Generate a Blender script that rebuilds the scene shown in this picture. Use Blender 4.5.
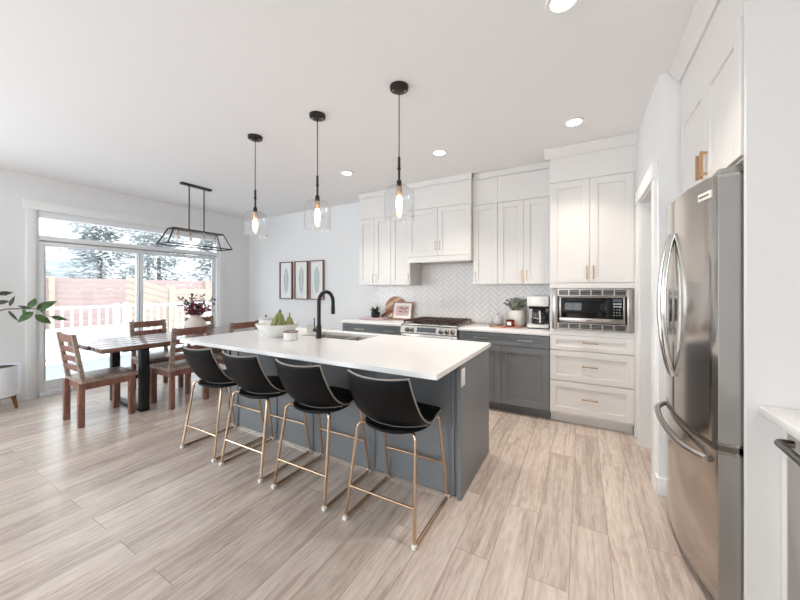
import bpy, bmesh, math, random
from math import sin, cos, pi, radians as R, tan
from mathutils import Vector, Matrix

for o in list(bpy.data.objects):
    bpy.data.objects.remove(o)
scene = bpy.context.scene
col = scene.collection
rnd = random.Random(7)

# ------------------------------------------------------------------ camera
F_PX, YAW, HORIZON, CAM_Z = 325.0, 29.2, 289.0, 1.37
cd = bpy.data.cameras.new('camera')
cam = bpy.data.objects.new('camera', cd)
col.objects.link(cam)
cam.location = (0, 0, CAM_Z)
cam.rotation_euler = (R(90), 0, R(YAW))
cd.sensor_fit = 'HORIZONTAL'
cd.sensor_width = 36.0
cd.lens = 36.0 * F_PX / 800.0
cd.shift_y = -(300.0 - HORIZON) / 800.0
cd.clip_start = 0.02
cd.clip_end = 200
scene.camera = cam

# ------------------------------------------------------------------ world, lights, exposure
scene.view_settings.view_transform = 'Standard'
scene.view_settings.look = 'None'
scene.view_settings.gamma = 1.0
scene.view_settings.use_curve_mapping = False
scene.view_settings.exposure = 0.84
SKY = 1.95
DOWN_W = 4.0
FRONT_FILL_W = (4.0, 19.0)
SIDE_FILL_W = 54.0
world = bpy.data.worlds.new('overcast_winter_sky')
scene.world = world
world.use_nodes = True
wn = world.node_tree
bg = wn.nodes['Background']
bg.inputs['Color'].default_value = (0.88, 0.95, 1.0, 1)
bg.inputs['Strength'].default_value = SKY

def area_light(name, loc, direction, sx, sy, watts, color=(1, 1, 1), portal=False, disk=False, spread=None):
    ld = bpy.data.lights.new(name, 'AREA')
    ld.shape = 'DISK' if disk else 'RECTANGLE'
    ld.size = sx
    if not disk:
        ld.size_y = sy
    ld.energy = watts
    ld.color = color
    if spread is not None:
        ld.spread = spread
    ob = bpy.data.objects.new(name, ld)
    ob.location = loc
    ob.rotation_euler = Vector(direction).to_track_quat('-Z', 'Y').to_euler()
    col.objects.link(ob)
    if portal:
        ld.cycles.is_portal = True
    return ob

# added fill lamps at unseen front and left windows; sky portal at patio door
XL, XR, YB, YF, H = -6.0, 1.25, 4.35, -3.2, 2.8
WINS = [(-5.4, -3.2), (-2.6, -0.7)]
SW0, SW1 = -2.7, -0.5         # unseen window added in the left wall for light, nearer than the patio door
for (a, b), watts in zip(WINS, FRONT_FILL_W):
    area_light('window_fill', ((a + b) / 2, YF + 0.02, 1.5), (0, 1, 0.22), b - a - 0.1, 1.7, watts, (0.90, 0.955, 1.0))
area_light('window_fill', (XL + 0.02, (SW0 + SW1) / 2, 1.5), (1, 0, 0.15), SW1 - SW0 - 0.1, 1.7, SIDE_FILL_W, (0.88, 0.945, 1.0))
area_light('patio_daylight_portal', (XL - 0.12, 2.53, 1.2), (1, 0, 0), 2.4, 2.4, 1, portal=True)

# ------------------------------------------------------------------ mesh helpers
def smooth(pts, n=6, closed=False):
    P = [Vector(p) for p in pts]
    out = []
    m = len(P)
    for i in range(m if closed else m - 1):
        if closed:
            p0, p1, p2, p3 = P[(i - 1) % m], P[i], P[(i + 1) % m], P[(i + 2) % m]
        else:
            p1, p2 = P[i], P[i + 1]
            p0 = P[i - 1] if i > 0 else p1 * 2 - p2
            p3 = P[i + 2] if i + 2 < m else p2 * 2 - p1
        for k in range(n):
            t = k / n
            out.append(0.5 * ((2 * p1) + (-p0 + p2) * t + (2 * p0 - 5 * p1 + 4 * p2 - p3) * t * t + (-p0 + 3 * p1 - 3 * p2 + p3) * t ** 3))
    if not closed:
        out.append(P[-1])
    return out

def bend(pts, r=0.03, n=5):
    """polyline with rounded corners"""
    P = [Vector(p) for p in pts]
    out = [P[0]]
    for i in range(1, len(P) - 1):
        a, b, c = P[i - 1], P[i], P[i + 1]
        u, v = (a - b), (c - b)
        k = min(r, u.length * .49, v.length * .49)
        s, e = b + u.normalized() * k, b + v.normalized() * k
        for j in range(n + 1):
            t = j / n
            out.append(s.lerp(b, t).lerp(b.lerp(e, t), t))
    out.append(P[-1])
    return out

class MB:
    def __init__(self, M=None):
        self.bm = bmesh.new()
        self.M = M
    def _v(self, p):
        p = Vector(p)
        if self.M is not None:
            p = self.M @ p
        return self.bm.verts.new(p)
    def _f(self, vs):
        try:
            return self.bm.faces.new(vs)
        except ValueError:
            return None
    def box(self, x0, x1, y0, y1, z0, z1, bev=0.0, seg=2):
        v = [self._v((x, y, z)) for x in (x0, x1) for y in (y0, y1) for z in (z0, z1)]
        fs = [(0, 1, 3, 2), (4, 6, 7, 5), (0, 4, 5, 1), (2, 3, 7, 6), (0, 2, 6, 4), (1, 5, 7, 3)]
        faces = [self._f([v[i] for i in f]) for f in fs]
        if bev > 0:
            es = list({e for f in faces for e in f.edges})
            bmesh.ops.bevel(self.bm, geom=es, offset=bev, segments=seg, affect='EDGES', profile=0.5)
        return self
    def tube(self, pts, r, seg=10, closed=False, caps=True):
        P = [Vector(p) for p in pts]
        n = len(P)
        rad = r if isinstance(r, (list, tuple)) else [r] * n
        tang = []
        for i in range(n):
            if closed:
                t = P[(i + 1) % n] - P[i - 1]
            elif i == 0:
                t = P[1] - P[0]
            elif i == n - 1:
                t = P[-1] - P[-2]
            else:
                t = (P[i + 1] - P[i]).normalized() + (P[i] - P[i - 1]).normalized()
            tang.append(t.normalized() if t.length > 1e-9 else Vector((0, 0, 1)))
        ref = Vector((0, 0, 1)) if abs(tang[0].z) < .9 else Vector((1, 0, 0))
        nrm = (ref - tang[0] * ref.dot(tang[0])).normalized()
        rings = []
        for i in range(n):
            nrm = (nrm - tang[i] * nrm.dot(tang[i]))
            nrm = nrm.normalized() if nrm.length > 1e-6 else tang[i].orthogonal().normalized()
            bn = tang[i].cross(nrm)
            rings.append([self._v(P[i] + (nrm * cos(2 * pi * k / seg) + bn * sin(2 * pi * k / seg)) * rad[i]) for k in range(seg)])
        for i in range(n if closed else n - 1):
            a, b = rings[i], rings[(i + 1) % n]
            for k in range(seg):
                self._f([a[k], a[(k + 1) % seg], b[(k + 1) % seg], b[k]])
        if caps and not closed:
            self._f(rings[0][::-1])
            self._f(rings[-1])
        return self
    def rod(self, a, b, r, seg=12):
        return self.tube([a, b], r, seg)
    def bar(self, a, b, w, d=None, up=(0, 0, 1), bev=0.0):
        """square section bar from a to b, w across (side), d along up"""
        a, b = Vector(a), Vector(b)
        d = w if d is None else d
        t = (b - a).normalized()
        u = Vector(up)
        if abs(t.dot(u)) > .99:
            u = Vector((0, 1, 0))
        s = t.cross(u).normalized()
        u = s.cross(t).normalized()
        v = []
        for p in (a, b):
            v.append([self._v(p + s * (w / 2 * i) + u * (d / 2 * j)) for i, j in ((-1, -1), (1, -1), (1, 1), (-1, 1))])
        fs = [self._f(v[0][::-1]), self._f(v[1])]
        for k in range(4):
            fs.append(self._f([v[0][k], v[0][(k + 1) % 4], v[1][(k + 1) % 4], v[1][k]]))
        if bev > 0:
            es = list({e for f in fs for e in f.edges})
            bmesh.ops.bevel(self.bm, geom=es, offset=bev, segments=2, affect='EDGES')
        return self
    def lathe(self, prof, c=(0, 0, 0), seg=32, ell=1.0):
        c = Vector(c)
        rings = []
        for r, z in prof:
            if r < 1e-5:
                rings.append([self._v(c + Vector((0, 0, z)))])
            else:
                rings.append([self._v(c + Vector((r * cos(2 * pi * k / seg), r * ell * sin(2 * pi * k / seg), z))) for k in range(seg)])
        for a, b in zip(rings, rings[1:]):
            for k in range(seg):
                k2 = (k + 1) % seg
                if len(a) == 1 and len(b) == 1:
                    break
                if len(a) == 1:
                    self._f([a[0], b[k2], b[k]])
                elif len(b) == 1:
                    self._f([a[k], a[k2], b[0]])
                else:
                    self._f([a[k], a[k2], b[k2], b[k]])
        return self
    def prism(self, poly, a0, a1, axis='z', bev=0.0):
        def pt(p, a):
            if axis == 'z':
                return (p[0], p[1], a)
            if axis == 'y':
                return (p[0], a, p[1])
            return (a, p[0], p[1])
        lo = [self._v(pt(p, a0)) for p in poly]
        hi = [self._v(pt(p, a1)) for p in poly]
        fs = [self._f(lo[::-1]), self._f(hi)]
        n = len(poly)
        for k in range(n):
            fs.append(self._f([lo[k], lo[(k + 1) % n], hi[(k + 1) % n], hi[k]]))
        if bev > 0:
            es = list({e for f in fs[:2] if f for e in f.edges})
            bmesh.ops.bevel(self.bm, geom=es, offset=bev, segments=2, affect='EDGES')
        return self
    def grid(self, fn, nu, nv):
        V = [[self._v(fn(i / (nu - 1), j / (nv - 1))) for j in range(nv)] for i in range(nu)]
        for i in range(nu - 1):
            for j in range(nv - 1):
                self._f([V[i][j], V[i + 1][j], V[i + 1][j + 1], V[i][j + 1]])
        return self
    def ball(self, c, r, sx=1, sy=1, sz=1, seg=16):
        prof = [(r * sin(pi * i / 10), -r * cos(pi * i / 10)) for i in range(11)]
        c = Vector(c)
        rings = []
        for q, z in prof:
            if q < 1e-6:
                rings.append([self._v(c + Vector((0, 0, z * sz)))])
            else:
                rings.append([self._v(c + Vector((q * sx * cos(2 * pi * k / seg), q * sy * sin(2 * pi * k / seg), z * sz))) for k in range(seg)])
        for a, b in zip(rings, rings[1:]):
            for k in range(seg):
                k2 = (k + 1) % seg
                if len(a) == 1:
                    self._f([a[0], b[k2], b[k]])
                elif len(b) == 1:
                    self._f([a[k], a[k2], b[0]])
                else:
                    self._f([a[k], a[k2], b[k2], b[k]])
        return self
    def leaf(self, a, b, w, nrm=(0, 0, 1), fold=0.15, n=6, pw=0.8):
        """pointed leaf from a to b, slightly folded along its midrib"""
        a, b = Vector(a), Vector(b)
        t = b - a
        L = t.length
        nn = Vector(nrm)
        s = t.cross(nn)
        s = s.normalized() if s.length > 1e-6 else t.orthogonal().normalized()
        u = s.cross(t).normalized()
        mid, lf, rt = [], [], []
        for i in range(n + 1):
            q = i / n
            h = w / 2 * (sin(pi * q ** pw)) if 0 < i < n else 0
            droop = -u * (L * .10 * q * q)
            mid.append(self._v(a + t * q + droop))
            if 0 < i < n:
                lf.append(self._v(a + t * q + s * h + u * h * fold + droop))
                rt.append(self._v(a + t * q - s * h + u * h * fold + droop))
        for side, flip in ((lf, 0), (rt, 1)):
            ch = [mid[0]] + side + [mid[-1]]
            for i in range(n):
                if i == 0:
                    f = [mid[0], mid[1], side[0]]
                elif i == n - 1:
                    f = [mid[i], mid[n], side[i - 1]]
                else:
                    f = [mid[i], mid[i + 1], side[i], side[i - 1]]
                self._f(f if not flip else f[::-1])
        return self
    def build(self, name, mat, parent=None, world=True, sharp=35, mods=None):
        me = bpy.data.meshes.new(name)
        bmesh.ops.recalc_face_normals(self.bm, faces=self.bm.faces[:])
        self.bm.to_mesh(me)
        self.bm.free()
        for p in me.polygons:
            p.use_smooth = True
        me.set_sharp_from_angle(angle=R(sharp))
        me.materials.append(mat)
        ob = bpy.data.objects.new(name, me)
        col.objects.link(ob)
        if parent is not None:
            ob.parent = parent
            if world:   # coordinates were given in the room: shift them to the parent's frame
                off = Vector((0, 0, 0))
                q = parent
                while q is not None:
                    off += q.location
                    q = q.parent
                me.transform(Matrix.Translation(-off))
        return ob

def tag(o, label, cat, group=None):
    o['label'] = label
    o['category'] = cat
    if group:
        o['group'] = group
    return o

def thing(name, label, cat, loc=(0, 0, 0), rz=0.0, group=None):
    o = bpy.data.objects.new(name, None)
    col.objects.link(o)
    o.location = loc
    o.rotation_euler = (0, 0, rz)
    o.empty_display_size = .1
    return tag(o, label, cat, group)

def struct(o):
    o['kind'] = 'structure'
    return o

def copy_tree(o, parent=None):
    c = o.copy()
    col.objects.link(c)
    if parent is not None:
        c.parent = parent
    for ch in [x for x in bpy.data.objects if x.parent == o]:
        copy_tree(ch, c)
    return c

def dup(root, loc, label, rz=None):
    c = copy_tree(root)
    c.location = loc
    if rz is not None:
        c.rotation_euler = (0, 0, rz)
    c['label'] = label
    return c

# ------------------------------------------------------------------ materials
def lin(c):
    return tuple(((x / 255) / 12.92 if x / 255 <= .04045 else ((x / 255 + .055) / 1.055) ** 2.4) for x in c)

def mat(name, rgb, rough=.5, metal=0.0, coat=0.0, noise=0.0, nscale=20.0, stretch=(1, 1, 1), bump=0.0, spec=.5, emit=None, estr=0, trans=0, ior=1.45, sheen=0):
    m = bpy.data.materials.new(name)
    m.use_nodes = True
    nt = m.node_tree
    b = nt.nodes['Principled BSDF']
    c = lin(rgb)
    b.inputs['Base Color'].default_value = (*c, 1)
    b.inputs['Roughness'].default_value = rough
    b.inputs['Metallic'].default_value = metal
    b.inputs['Coat Weight'].default_value = coat
    b.inputs['Coat Roughness'].default_value = .08
    b.inputs['Specular IOR Level'].default_value = spec
    b.inputs['Transmission Weight'].default_value = trans
    b.inputs['IOR'].default_value = ior
    b.inputs['Sheen Weight'].default_value = sheen
    if emit:
        b.inputs['Emission Color'].default_value = (*lin(emit), 1)
        b.inputs['Emission Strength'].default_value = estr
    if noise > 0 or bump > 0:
        tc = nt.nodes.new('ShaderNodeTexCoord')
        mp = nt.nodes.new('ShaderNodeMapping')
        mp.inputs['Scale'].default_value = stretch
        nz = nt.nodes.new('ShaderNodeTexNoise')
        nz.inputs['Scale'].default_value = nscale
        nz.inputs['Detail'].default_value = 5
        nt.links.new(tc.outputs['Object'], mp.inputs['Vector'])
        nt.links.new(mp.outputs['Vector'], nz.inputs['Vector'])
        if noise > 0:
            rp = nt.nodes.new('ShaderNodeValToRGB')
            rp.color_ramp.elements[0].position = .3
            rp.color_ramp.elements[1].position = .7
            rp.color_ramp.elements[0].color = (*[max(0, x * (1 - noise)) for x in c], 1)
            rp.color_ramp.elements[1].color = (*[min(1, x * (1 + noise)) for x in c], 1)
            nt.links.new(nz.outputs['Fac'], rp.inputs['Fac'])
            nt.links.new(rp.outputs['Color'], b.inputs['Base Color'])
        if bump > 0:
            bp = nt.nodes.new('ShaderNodeBump')
            bp.inputs['Strength'].default_value = bump
            bp.inputs['Distance'].default_value = .004
            nt.links.new(nz.outputs['Fac'], bp.inputs['Height'])
            nt.links.new(bp.outputs['Normal'], b.inputs['Normal'])
    return m

def wood(name, c1, c2, rough=.45, scale=6.0, stretch=(1, 1, 14), coat=0.0, red=None):
    m = bpy.data.materials.new(name)
    m.use_nodes = True
    nt = m.node_tree
    b = nt.nodes['Principled BSDF']
    b.inputs['Roughness'].default_value = rough
    b.inputs['Coat Weight'].default_value = coat
    b.inputs['Coat Roughness'].default_value = .15
    tc = nt.nodes.new('ShaderNodeTexCoord')
    mp = nt.nodes.new('ShaderNodeMapping')
    mp.inputs['Scale'].default_value = stretch
    nz = nt.nodes.new('ShaderNodeTexNoise')
    nz.inputs['Scale'].default_value = scale
    nz.inputs['Detail'].default_value = 8
    nz.inputs['Distortion'].default_value = .6
    rp = nt.nodes.new('ShaderNodeValToRGB')
    rp.color_ramp.elements[0].position = .3
    rp.color_ramp.elements[1].position = .72
    rp.color_ramp.elements[0].color = (*lin(c1), 1)
    rp.color_ramp.elements[1].color = (*lin(c2), 1)
    nt.links.new(tc.outputs['Object'], mp.inputs['Vector'])
    nt.links.new(mp.outputs['Vector'], nz.inputs['Vector'])
    nt.links.new(nz.outputs['Fac'], rp.inputs['Fac'])
    nt.links.new(rp.outputs['Color'], b.inputs['Base Color'])
    return m

def thin_glass(name, tint=(1, 1, 1), refl=1.0):
    m = bpy.data.materials.new(name)
    m.use_nodes = True
    nt = m.node_tree
    for n in list(nt.nodes):
        if n.type != 'OUTPUT_MATERIAL':
            nt.nodes.remove(n)
    out = nt.nodes['Material Output']
    tr = nt.nodes.new('ShaderNodeBsdfTransparent')
    tr.inputs['Color'].default_value = (*tint, 1)
    gl = nt.nodes.new('ShaderNodeBsdfGlossy')
    gl.inputs['Roughness'].default_value = .02
    fr = nt.nodes.new('ShaderNodeLayerWeight')      # Schlick reflectance, alike from both sides
    fr.inputs['Blend'].default_value = .5
    pw = nt.nodes.new('ShaderNodeMath')
    pw.operation = 'POWER'
    pw.inputs[1].default_value = 5.0
    ml = nt.nodes.new('ShaderNodeMath')
    ml.operation = 'MULTIPLY_ADD'
    ml.inputs[1].default_value = .9 * min(1, refl)
    ml.inputs[2].default_value = .045 * refl
    nt.links.new(fr.outputs['Facing'], pw.inputs[0])
    mx = nt.nodes.new('ShaderNodeMixShader')
    nt.links.new(pw.outputs[0], ml.inputs[0])
    nt.links.new(ml.outputs[0], mx.inputs['Fac'])
    nt.links.new(tr.outputs[0], mx.inputs[1])
    nt.links.new(gl.outputs[0], mx.inputs[2])
    nt.links.new(mx.outputs[0], out.inputs['Surface'])
    return m

def floor_mat():
    m = bpy.data.materials.new('oak_planks')
    m.use_nodes = True
    nt = m.node_tree
    N = nt.nodes.new
    L = nt.links.new
    b = nt.nodes['Principled BSDF']
    tc = N('ShaderNodeTexCoord')
    mp = N('ShaderNodeMapping')
    mp.inputs['Rotation'].default_value = (0, 0, R(90))
    mp.inputs['Location'].default_value = (.3, .05, 0)
    br = N('ShaderNodeTexBrick')
    br.offset = .37
    br.offset_frequency = 2
    br.inputs['Scale'].default_value = 1
    br.inputs['Brick Width'].default_value = 1.35
    br.inputs['Row Height'].default_value = .178
    br.inputs['Mortar Size'].default_value = .0016
    br.inputs['Mortar Smooth'].default_value = .3
    br.inputs['Bias'].default_value = 0
    br.inputs['Color1'].default_value = (0, 0, 0, 1)
    br.inputs['Color2'].default_value = (1, 1, 1, 1)
    br.inputs['Mortar'].default_value = (.5, .5, .5, 1)
    L(tc.outputs['Object'], mp.inputs['Vector'])
    L(mp.outputs['Vector'], br.inputs['Vector'])
    # grain: stretched along the planks, shifted per plank
    sh = N('ShaderNodeVectorMath')
    sh.operation = 'MULTIPLY_ADD'
    sh.inputs[1].default_value = (7, 13, 0)
    L(br.outputs['Color'], sh.inputs[0])
    L(tc.outputs['Object'], sh.inputs[2])
    mp2 = N('ShaderNodeMapping')
    mp2.inputs['Scale'].default_value = (14, 1.1, 1)
    L(sh.outputs['Vector'], mp2.inputs['Vector'])
    nz = N('ShaderNodeTexNoise')
    nz.inputs['Scale'].default_value = 1.6
    nz.inputs['Detail'].default_value = 7
    nz.inputs['Roughness'].default_value = .62
    nz.inputs['Distortion'].default_value = .9
    L(mp2.outputs['Vector'], nz.inputs['Vector'])
    mp3 = N('ShaderNodeMapping')
    mp3.inputs['Scale'].default_value = (46, 7, 1)
    L(sh.outputs['Vector'], mp3.inputs['Vector'])
    nz2 = N('ShaderNodeTexNoise')
    nz2.inputs['Scale'].default_value = 1.5
    nz2.inputs['Detail'].default_value = 4
    L(mp3.outputs['Vector'], nz2.inputs['Vector'])
    rp = N('ShaderNodeValToRGB')
    e = rp.color_ramp.elements
    e[0].position, e[1].position = .28, .74
    e[0].color = (*lin((176, 159, 147)), 1)
    e[1].color = (*lin((226, 214, 204)), 1)
    k = rp.color_ramp.elements.new(.5)
    k.color = (*lin((210, 194, 182)), 1)
    L(nz.outputs['Fac'], rp.inputs['Fac'])
    hs = N('ShaderNodeMix')
    hs.data_type = 'RGBA'
    hs.blend_type = 'MULTIPLY'
    hs.inputs['Factor'].default_value = 1
    # per plank tone
    rp2 = N('ShaderNodeValToRGB')
    rp2.color_ramp.elements[0].color = (.84, .83, .82, 1)
    rp2.color_ramp.elements[1].color = (1.04, 1.04, 1.04, 1)
    L(br.outputs['Color'], rp2.inputs['Fac'])
    L(rp.outputs['Color'], hs.inputs[6])
    L(rp2.outputs['Color'], hs.inputs[7])
    rp4 = N('ShaderNodeValToRGB')
    rp4.color_ramp.elements[0].position = .3
    rp4.color_ramp.elements[1].position = .6
    rp4.color_ramp.elements[0].color = (.84, .83, .82, 1)
    rp4.color_ramp.elements[1].color = (1, 1, 1, 1)
    L(nz2.outputs['Fac'], rp4.inputs['Fac'])
    h2 = N('ShaderNodeMix')
    h2.data_type = 'RGBA'
    h2.blend_type = 'MULTIPLY'
    h2.inputs['Factor'].default_value = 1
    L(hs.outputs[2], h2.inputs[6])
    L(rp4.outputs['Color'], h2.inputs[7])
    mx = N('ShaderNodeMix')
    mx.data_type = 'RGBA'
    mx.inputs[7].default_value = (*lin((150, 128, 114)), 1)
    L(br.outputs['Fac'], mx.inputs['Factor'])
    L(h2.outputs[2], mx.inputs[6])
    L(mx.outputs[2], b.inputs['Base Color'])
    b.inputs['Roughness'].default_value = .27
    b.inputs['Specular IOR Level'].default_value = .95
    bp = N('ShaderNodeBump')
    bp.inputs['Strength'].default_value = .25
    bp.inputs['Distance'].default_value = .003
    bp.invert = True
    ad = N('ShaderNodeMath')
    ad.operation = 'MULTIPLY_ADD'
    ad.inputs[1].default_value = -.35
    L(nz2.outputs['Fac'], ad.inputs[0])
    L(br.outputs['Fac'], ad.inputs[2])
    L(ad.outputs[0], bp.inputs['Height'])
    L(bp.outputs['Normal'], b.inputs['Normal'])
    return m

M = {}
M['floor'] = floor_mat()
M['ceiling'] = mat('ceiling_paint', (246, 245, 245), .9)
M['wall'] = mat('wall_paint', (242, 242, 242), .85)
M['trim'] = mat('trim_paint', (244, 244, 243), .4)
M['vinyl'] = mat('white_vinyl', (240, 242, 244), .35)
M['white'] = mat('white_cabinet_paint', (233, 230, 227), .38)
M['grey'] = mat('grey_cabinet_paint', (124, 127, 130), .42)
M['quartz'] = mat('white_quartz', (243, 241, 240), .16, noise=.02, nscale=4)
M['tile'] = mat('white_glazed_tile', (247, 243, 240), .18, bump=.25, nscale=14)
M['grout'] = mat('grey_grout', (196, 188, 184), .9)
M['brass'] = mat('brushed_brass', (200, 166, 132), .32, metal=1)
M['nickel'] = mat('brushed_nickel', (200, 192, 184), .32, metal=1)
M['steel'] = mat('stainless_steel', (186, 180, 174), .27, metal=1, noise=.03, nscale=40, stretch=(1, 1, .03))
M['fridgesteel'] = mat('polished_fridge_steel', (190, 184, 178), .15, metal=1, noise=.02, nscale=40, stretch=(1, 1, .03))
M['steel_dark'] = mat('dark_stainless', (128, 124, 120), .28, metal=1)
M['sinksteel'] = mat('satin_sink_steel', (205, 203, 200), .42, metal=.85)
M['coffee'] = mat('black_coffee', (30, 20, 16), .2)
M['side_grey'] = mat('grey_appliance_side', (172, 170, 166), .32, metal=.75)
M['chrome'] = mat('polished_chrome', (215, 213, 210), .10, metal=1)
M['black'] = mat('black_paint', (22, 21, 21), .4)
M['bronze'] = mat('dark_bronze', (52, 45, 42), .38, metal=.5)
M['blackglass'] = mat('black_glass', (8, 8, 9), .06)
M['rubber'] = mat('black_rubber', (18, 17, 17), .8)
M['iron'] = mat('cast_iron', (70, 52, 44), .45, metal=.3)
M['leather'] = mat('black_leather', (10, 10, 11), .55, bump=.15, nscale=160, spec=.25)
M['piping'] = mat('taupe_piping', (150, 144, 138), .6)
M['copper'] = mat('rose_gold_metal', (202, 174, 148), .24, metal=1)
M['plastic'] = mat('ivory_plastic', (238, 234, 226), .4)
M['glass'] = thin_glass('window_glass', (.97, .98, .98))
M['shade'] = thin_glass('clear_lamp_glass', (.96, .965, .97), 2.6)
M['lampwhite'] = mat('downlight_diffuser', (255, 252, 246), .5, emit=(255, 250, 240), estr=6)
M['bulb'] = mat('warm_bulb', (255, 225, 190), .3, emit=(255, 214, 165), estr=7)
M['chair'] = wood('red_brown_wood', (108, 70, 58), (158, 114, 98), .42, 5, (6, 6, 1.2))
M['chairgrey'] = wood('weathered_wood', (126, 106, 94), (182, 162, 148), .36, 5, (1.2, 6, 6))
M['table'] = wood('dark_plank_wood', (92, 56, 46), (140, 96, 80), .14, 4, (8, 1, 6), coat=1)
M['ceramic'] = mat('white_ceramic', (236, 234, 230), .25)
M['pot_white'] = mat('matte_white_pot', (238, 240, 244), .4)
M['blush'] = mat('blush_ceramic', (226, 214, 206), .5, noise=.06, nscale=8)
M['greyceramic'] = mat('grey_ceramic', (196, 196, 198), .35)
M['oak'] = wood('honey_oak', (120, 72, 38), (160, 102, 60), .45, 8, (6, 6, 1))
M['acacia'] = wood('acacia_board', (150, 96, 70), (206, 160, 128), .45, 6, (1, 9, 1))
M['walnut'] = wood('walnut_frame', (112, 74, 60), (150, 106, 88), .45, 8, (6, 6, 1))
M['paper'] = mat('print_paper', (243, 244, 243), .7)
M['sage'] = mat('sage_ink', (176, 194, 186), .8, noise=.25, nscale=30)
M['soil'] = mat('potting_soil', (66, 56, 50), .95, noise=.3, nscale=60)
M['leaf'] = mat('green_leaf', (82, 112, 66), .45, noise=.35, nscale=14)
M['leafdark'] = mat('dark_leaf', (62, 72, 58), .5, noise=.3, nscale=30)
M['eucalyptus'] = mat('dusty_green_leaf', (152, 160, 142), .6, noise=.25, nscale=30)
M['stem'] = mat('grey_brown_stem', (124, 108, 92), .7)
M['burgundy'] = mat('burgundy_leaf', (150, 62, 92), .6, noise=.35, nscale=30)
M['banana'] = mat('green_banana_peel', (132, 136, 80), .45, noise=.18, nscale=12)
M['bananatip'] = mat('banana_stalk', (84, 76, 50), .6)
M['candlered'] = mat('amber_red_glass', (120, 34, 26), .15)
M['snow'] = mat('snow', (246, 248, 252), .9, bump=.3, nscale=3)
M['deckboard'] = mat('snowy_deck', (176, 180, 186), .8, noise=.04, nscale=6)
M['fence'] = mat('cedar_fence', (178, 154, 150), .85, noise=.05, nscale=3, stretch=(1, 1, 8))
M['fencelight'] = mat('raw_cedar', (186, 170, 154), .85, noise=.08, nscale=3, stretch=(1, 8, 8))
M['conifer'] = mat('frosted_conifer', (184, 189, 190), .9, noise=.3, nscale=2.2)
M['siding'] = mat('pale_siding', (226, 230, 234), .8)
M['mwbutton'] = mat('white_button_print', (205, 205, 205), .5)
M['lcd'] = mat('grey_display', (86, 92, 100), .2)

# ------------------------------------------------------------------ setting: room shell
struct(MB().box(XL - .15, XR + .15, YF - .15, YB + .15, -.12, 0).build('floor', M['floor']))
struct(MB().box(XL - .15, XR + .15, YF - .15, YB + .15, H, H + .12).build('ceiling', M['ceiling']))
struct(MB().box(XL - .15, XR + .15, YB, YB + .15, 0, H).build('wall_back', M['wall']))
struct(MB().box(XR, XR + .15, YF, YB, 0, H).build('wall_right', M['wall']))
DY0, DY1, DZ = 1.335, 3.70, 2.365           # patio door opening in the left wall
m = MB()
m.box(XL - .15, XL, YF, SW0, 0, H)
m.box(XL - .15, XL, SW0, SW1, 0, .6)
m.box(XL - .15, XL, SW0, SW1, 2.4, H)
m.box(XL - .15, XL, SW1, DY0, 0, H)
m.box(XL - .15, XL, DY1, YB, 0, H)
m.box(XL - .15, XL, DY0, DY1, DZ, H)
struct(m.build('wall_left', M['wall']))
m = MB()
xs = [XL - .15] + [v for w in WINS for v in w] + [XR + .15]
for i in range(0, len(xs), 2):
    m.box(xs[i], xs[i + 1], YF - .15, YF, 0, H)
for a, b in WINS:
    m.box(a, b, YF - .15, YF, 0, .6)
    m.box(a, b, YF - .15, YF, 2.4, H)
struct(m.build('wall_front', M['wall']))
for i, (a, b) in enumerate(WINS):  # unseen windows behind the camera, placed to suit the fill lamps
    m = MB()
    for x0, x1, z0, z1 in ((a, b, .6, .66), (a, b, 2.34, 2.4), (a, a + .06, .66, 2.34), (b - .06, b, .66, 2.34), ((a + b) / 2 - .03, (a + b) / 2 + .03, .66, 2.34)):
        m.box(x0, x1, YF - .12, YF - .05, z0, z1)
    w = struct(m.build('window_%d' % (i + 2), M['vinyl']))
    MB().box(a + .06, b - .06, YF - .09, YF - .085, .66, 2.34).build('pane', M['glass'], w)

m = MB()
for y0, y1, z0, z1 in ((SW0, SW1, .6, .66), (SW0, SW1, 2.34, 2.4), (SW0, SW0 + .06, .66, 2.34), (SW1 - .06, SW1, .66, 2.34), ((SW0 + SW1) / 2 - .03, (SW0 + SW1) / 2 + .03, .66, 2.34)):
    m.box(XL - .12, XL - .05, y0, y1, z0, z1)
w = struct(m.build('window_1', M['vinyl']))  # unseen side window, added for its fill light
MB().box(XL - .09, XL - .085, SW0 + .06, SW1 - .06, .66, 2.34).build('pane', M['glass'], w)
# pantry partition with its doorway
PX0, PX1, PY0 = .45, .57, 2.735
OY0, OY1, OZ = 2.89, 3.50, 2.13
m = MB()
m.box(PX0, PX1, PY0, OY0, 0, H)
m.box(PX0, PX1, OY1, YB, 0, H)
m.box(PX0, PX1, OY0, OY1, OZ, H)
struct(m.build('wall_pantry', M['wall']))
struct(MB().box(PX1, XR, PY0, PY0 + .10, 0, H).build('wall_niche', M['wall']))
m = MB()   # doorway casing and jamb
m.box(PX0 - .018, PX0, OY0 - .10, OY0 - .005, 0, OZ)
m.box(PX0 - .018, PX0, OY1 + .005, OY1 + .10, 0, OZ)
m.box(PX0 - .026, PX0, OY0 - .115, OY1 + .115, OZ, OZ + .11, .004)
m.box(PX0, PX1, OY0 - .005, OY0 + .012, 0, OZ)
m.box(PX0, PX1, OY1 - .012, OY1 + .005, 0, OZ)
m.box(PX0, PX1, OY0 + .012, OY1 - .012, OZ - .016, OZ)
struct(m.build('trim_1', M['trim']))
struct(MB().prism([(PX0 - .014, OY0 - .1005), (PX0 - .014, PY0 - .014), (PX1, PY0 - .014), (PX1, PY0 - .0002), (PX0 - .0002, PY0 - .0002), (PX0 - .0002, OY0 - .1005)], .0005, .115).build('baseboard_pantry', M['trim']))
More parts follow.
